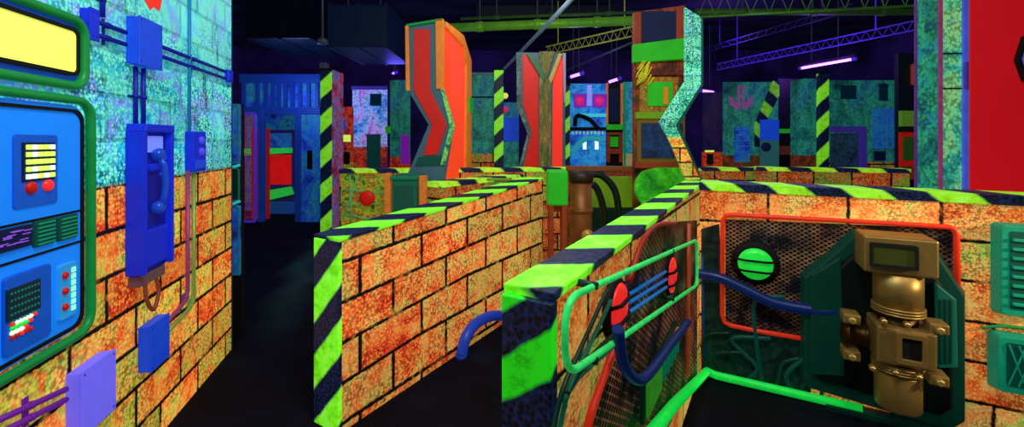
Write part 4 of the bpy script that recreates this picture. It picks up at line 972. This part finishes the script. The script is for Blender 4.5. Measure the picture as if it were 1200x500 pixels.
t, F, rect = panel(912, 943, 92, 7.6, flat('violet_black', '0a0418', .2), 'dark recess with green bands and rust shelves between blue board and teal column', 'shelf unit', 'shelf_unit')
rect('green_band', 912, 151, 927, 156, GREENB, .05); rect('green_band', 928, 144, 941, 151, GREENB, .05)
rect('upright', 926, 118, 928, 200, flat('teal_post', '186058', .35), .06); rect('brown_figure_board', 930, 98, 938, 140, M_rust, .03)
for i in range(3):
    for j, (a, b) in enumerate(((913, 925), (929, 940))): rect('compartment', a, 158+i*13, b, 168+i*13, flat('rust_dim', '5a2818', .3) if (i+j) % 2 else BLK, .03)
t, F, rect = panel(942, 960, 92, 6.2, M_dimteal, 'teal mural column directly under the purple blacklight tube', 'column', 'mural_column', lowmat=M_rust, splitpy=182, th=.3)
post(960, 972, 86, 5.8, 'green and black striped post under the right end of the blacklight tube', M_postF)
t, F, rect = panel(972, 1053, 94, 6.4, M_dimteal, 'large dim teal mural panel with violet doorway and blue grid, right background', lowmat=M_farblk, splitpy=190)
rect('violet_lintel', 973, 148, 1012, 155, VIOLET, .06); rect('violet_jamb', 1005, 155, 1012, 200, VIOLET, .06); rect('grey_door', 973, 156, 1004, 200, paint('dusk_grey', ['182848', '284868', '204050'], 3, 30, .5, em=.25), .03)
rect('blue_grid', 1023, 127, 1052, 174, M_dimblue, .02); rect('blue_box', 1024, 177, 1036, 188, DBLUE, .03)
m = MB()
for i in range(6): q = F.pts([(1023+i*5.6, 127), (1023+i*5.6, 174)], .02); m.tube([(q[0][0], -.022, q[0][1]), (q[1][0], -.022, q[1][1])], .008, 6)
for i in range(7): q = F.pts([(1023, 128+i*7.5), (1052, 128+i*7.5)], .02); m.tube([(q[0][0], -.022, q[0][1]), (q[1][0], -.022, q[1][1])], .008, 6)
t.part('grid_lines', m, flat('blue_line', '2060c0', .4))
rect('dark_blot', 1030, 98, 1040, 118, SCREEN, .01); rect('dark_blot', 985, 100, 1003, 116, SCREEN, .01)
t, F, rect = panel(1053, 1077, 62, 5.6, flat('deep_teal_black', '06141c', .3), 'dark recess with orange lamp and red framed green window beside the teal column', 'booth', 'dark_booth')
rect('orange_lamp', 1066, 75, 1076, 100, flat('dull_orange', '903818', .35), .06, bev=.02); rect('green_band', 1053, 130, 1077, 148, flat('olive_band', '5a8c28', .35), .05)
rect('red_frame', 1053, 155, 1077, 194, REDD, .03); rect('green_window', 1055, 160, 1070, 188, flat('olive_glass2', '2c5018', .3), .05); rect('rust_foot', 1053, 194, 1077, 210, M_rust, .05)

# ------------------------------------------------------------------ ceiling steelwork and ducts
def barp(px, py, z):
    d = (z-CAMH)*FP/(HY-py); return Vector(((px-600)/FP*d, d, z))
def beam(name, label, cat, a, b, r, mat, group=None, hang=True):
    t = Thing(name, label, cat, WORLD, tuple(a), group)
    t.part('pipe', MB().tube([a, b], r, 14), mat)
    d = b-a
    for k in ((.2, .5, .8) if hang else ()):
        p = a+d*k; t.part('hanger', MB().tube([p, Vector((p.x, p.y, HC))], .008, 6), STEELD); t.part('collar', MB().tube([p-d.normalized()*.05, p+d.normalized()*.05], r+.012, 14), mat)
    return t
beam('ceiling_pipe', 'thick green lit ceiling pipe running above the red partitions', 'ceiling pipe', barp(519, 33, 3.35), barp(748, 24, 3.35), .07, STEELG)
beam('ceiling_pipe', 'thin green ceiling pipe just above the thick one', 'ceiling pipe', barp(540, 22, 3.6), barp(760, 14, 3.6), .025, flat('dim_green_steel', '2a4a18', .25))
def truss(label, a, b, h, mat, n=16, r=.014):
    t = Thing('ceiling_truss', label, 'ceiling truss', WORLD, tuple(a)); up = Vector((0, 0, h))
    t.part('top_chord', MB().tube([a+up, b+up], r, 8), mat); t.part('bottom_chord', MB().tube([a, b], r, 8), mat)
    m = MB()
    for i in range(n):
        p = a.lerp(b, i/n); q = a.lerp(b, (i+.5)/n)+up; s_ = a.lerp(b, (i+1)/n); m.tube([p, q, s_], r*.4, 6)
    t.part('web', m, mat); 
    for k in (.15, .85): p = a.lerp(b, k)+up; t.part('hanger', MB().tube([p, Vector((p.x, p.y, max(HC, p.z+.05)))], .01, 6), mat)
    return t
truss('yellow green lit truss running from second red partition to the painted partition', barp(640, 64, 3.3), barp(752, 40, 3.3), .16, flat('yellow_steel', '9aa838', .3, .4, .2, grain=.6), 14)
truss('green lit truss along the top edge right of the cyan zigzag upright', barp(818, 20, 3.25), barp(1085, 6, 3.25), .3, flat('truss_green', '3c7020', .25, .4, .2, grain=.6, scale=3), 12, .016)
truss('violet lit truss above the purple blacklight tube', barp(840, 82, 3.2), barp(1078, 34, 3.2), .14, STEELP, 24, .012)
truss('dim violet truss high behind the violet lit truss', barp(825, 62, 3.5), barp(1000, 12, 3.5), .1, flat('dim_violet_steel', '201858', .3), 16, .012)
beam('ceiling_conduit', 'thin grey conduit rising diagonally across the dark ceiling', 'ceiling conduit', barp(578, 94, 3.1), barp(690, -22, 3.1), .028, flat('conduit_grey', '506878', .35), hang=False)
beam('ceiling_conduit', 'dark conduit slanting below the yellow green truss', 'ceiling conduit', barp(660, 84, 3.15), barp(745, 48, 3.15), .02, STEELD, hang=False)
beam('ceiling_pipe', 'horizontal green pipe along the top edge behind the green truss', 'ceiling pipe', barp(815, 14, 3.5), barp(1090, 14, 3.5), .05, flat('dim_green_steel', '2a4a18', .25))
def duct(label, px0, py0, px1, py1, d, mat=DUCT):
    F = facing(px0, d, 0); x1 = F.x(px1); z1, z0 = F.sz(px0, py0)[1], F.sz(px0, py1)[1]
    t = Thing('ceiling_duct', label, 'duct', F, (x1/2, 0, z0))
    z1 = min(z1, HC-.02)
    t.part('duct_body', MB().box(0, x1, 0, 1.5, z0, z1), mat, .03)
    for k in (.0, .5, 1.): t.part('seam_band', MB().box(x1*k-.02, x1*k+.02, -.015, 1.5, z0-.015, z1+.015), mat)
    for k in (.2, .8): t.part('hanger', MB().tube([(x1*k, .3, z1), (x1*k, .3, HC)], .01, 6), STEELD)
duct('dark blue air duct hanging over the aisle left of the red partition', 386, 5, 452, 55, 6.5, flat('duct_blue', '0c1a38', .25))
duct('dark air duct hanging directly over the aisle doorway', 290, -5, 365, 45, 7.0)
duct('dark air duct high in the centre beyond the grey conduit', 560, 0, 720, 20, 8.5)
# blacklights
def blacklight(pa, pb, z, label, r=.022, mat=M_uvtube):
    a, b = barp(*pa, z), barp(*pb, z); t = Thing('blacklight', label, 'light', WORLD, tuple(a))
    t.part('tube', MB().tube([a, b], r, 12), mat)
    u = (b-a).normalized(); t.part('fixture', MB().tube([a-u*.05+Vector((0, .03, .06)), b+u*.05+Vector((0, .03, .06))], .035, 8), flat('fixture_dark', '181030', .3))
    for p in (a, b): t.part('end_cap', MB().tube([p-u*.03, p+u*.03], r+.01, 12), STEELP)
    for k in (.25, .75):
        p = a.lerp(b, k)+Vector((0, .03, .06)); t.part('hanger', MB().tube([p, Vector((p.x, p.y, HC))], .008, 6), STEELD)
blacklight((938, 80), (1001, 69), 2.95, 'glowing purple blacklight tube under the violet truss on the right')
blacklight((669, 90), (682, 86), 2.85, 'small purple lamp above the blue face mural', .03, M_uvlens)
blacklight((714, 96), (726, 92), 2.85, 'small purple lamp above the orange edged booth', .03, M_uvlens)
blacklight((821, 106), (836, 108), 2.7, 'small purple lamp beside the cyan zigzag upright', .03, M_uvlens)
blacklight((460, 86), (464, 85), 3.0, 'tiny violet lamp left of the taller red partition', .02, M_uvlens)

# ------------------------------------------------------------------ lights
w = bpy.data.worlds.new('world'); sc.world = w; w.use_nodes = True
w.node_tree.nodes['Background'].inputs[0].default_value = (.02, .02, .08, 1); w.node_tree.nodes['Background'].inputs[1].default_value = .15
def area(loc, target, size, power, colour, name='front_fill'):
    l = bpy.data.lights.new(name, 'AREA'); l.energy = power; l.size = size; l.color = colour
    o = bpy.data.objects.new(name, l); COL.objects.link(o); o.location = loc
    o.rotation_euler = (Vector(target)-Vector(loc)).to_track_quat('-Z', 'Y').to_euler(); return o
def point(loc, power, colour, r=.1, name='room_point'):
    l = bpy.data.lights.new(name, 'POINT'); l.energy = power; l.color = colour; l.shadow_soft_size = r
    o = bpy.data.objects.new(name, l); COL.objects.link(o); o.location = loc; return o
area((.2, .6, 3.6), (-1.9, 2.2, 1.4), .8, 46, (.85, .95, 1.))  # unseen near-white areas added overhead to shade the front walls
area((.6, .9, 3.8), (-.1, 3.2, .8), .8, 40, (1., .95, .85))
area((2.2, .3, 3.4), (1.8, 2.8, .8), .8, 18, (1., .9, .75))
lsp = bpy.data.lights.new('added_machine_spot', 'SPOT'); lsp.energy = 150; lsp.color = (1., .8, .5); lsp.spot_size = math.radians(36); lsp.spot_blend = .6; lsp.shadow_soft_size = .08  # unseen spot added at the right to brighten the bronze machine
osp = bpy.data.objects.new('added_machine_spot', lsp); COL.objects.link(osp); osp.location = (3.3, .9, 1.5); osp.rotation_euler = (Vector((2.02, 2.25, .72))-Vector((3.3, .9, 1.5))).to_track_quat('-Z', 'Y').to_euler()
area((-.6, 1.6, 3.6), (1.4, 2.4, 1.), .6, 18, (.9, 1., .9))
point(barp(968, 74, 2.8), 40, (.35, .1, 1.), .2)
point((4.2, 8.6, 3.6), 50, (.3, .1, 1.), .3)
point(barp(465, 85, 2.9), 22, (.12, .1, 1.), .2)
point(barp(690, 80, 2.8), 16, (.4, .3, 1.), .2)
point((-3.9, 7.4, 2.4), 40, (.2, .35, 1.), .2)
point((.2, 4.6, 3.1), 34, (.9, .9, .8), .3)  # near-white point over the middle ground, no fixture modelled
point((2.9, 4.6, 3.1), 30, (.6, .9, 1.), .3)
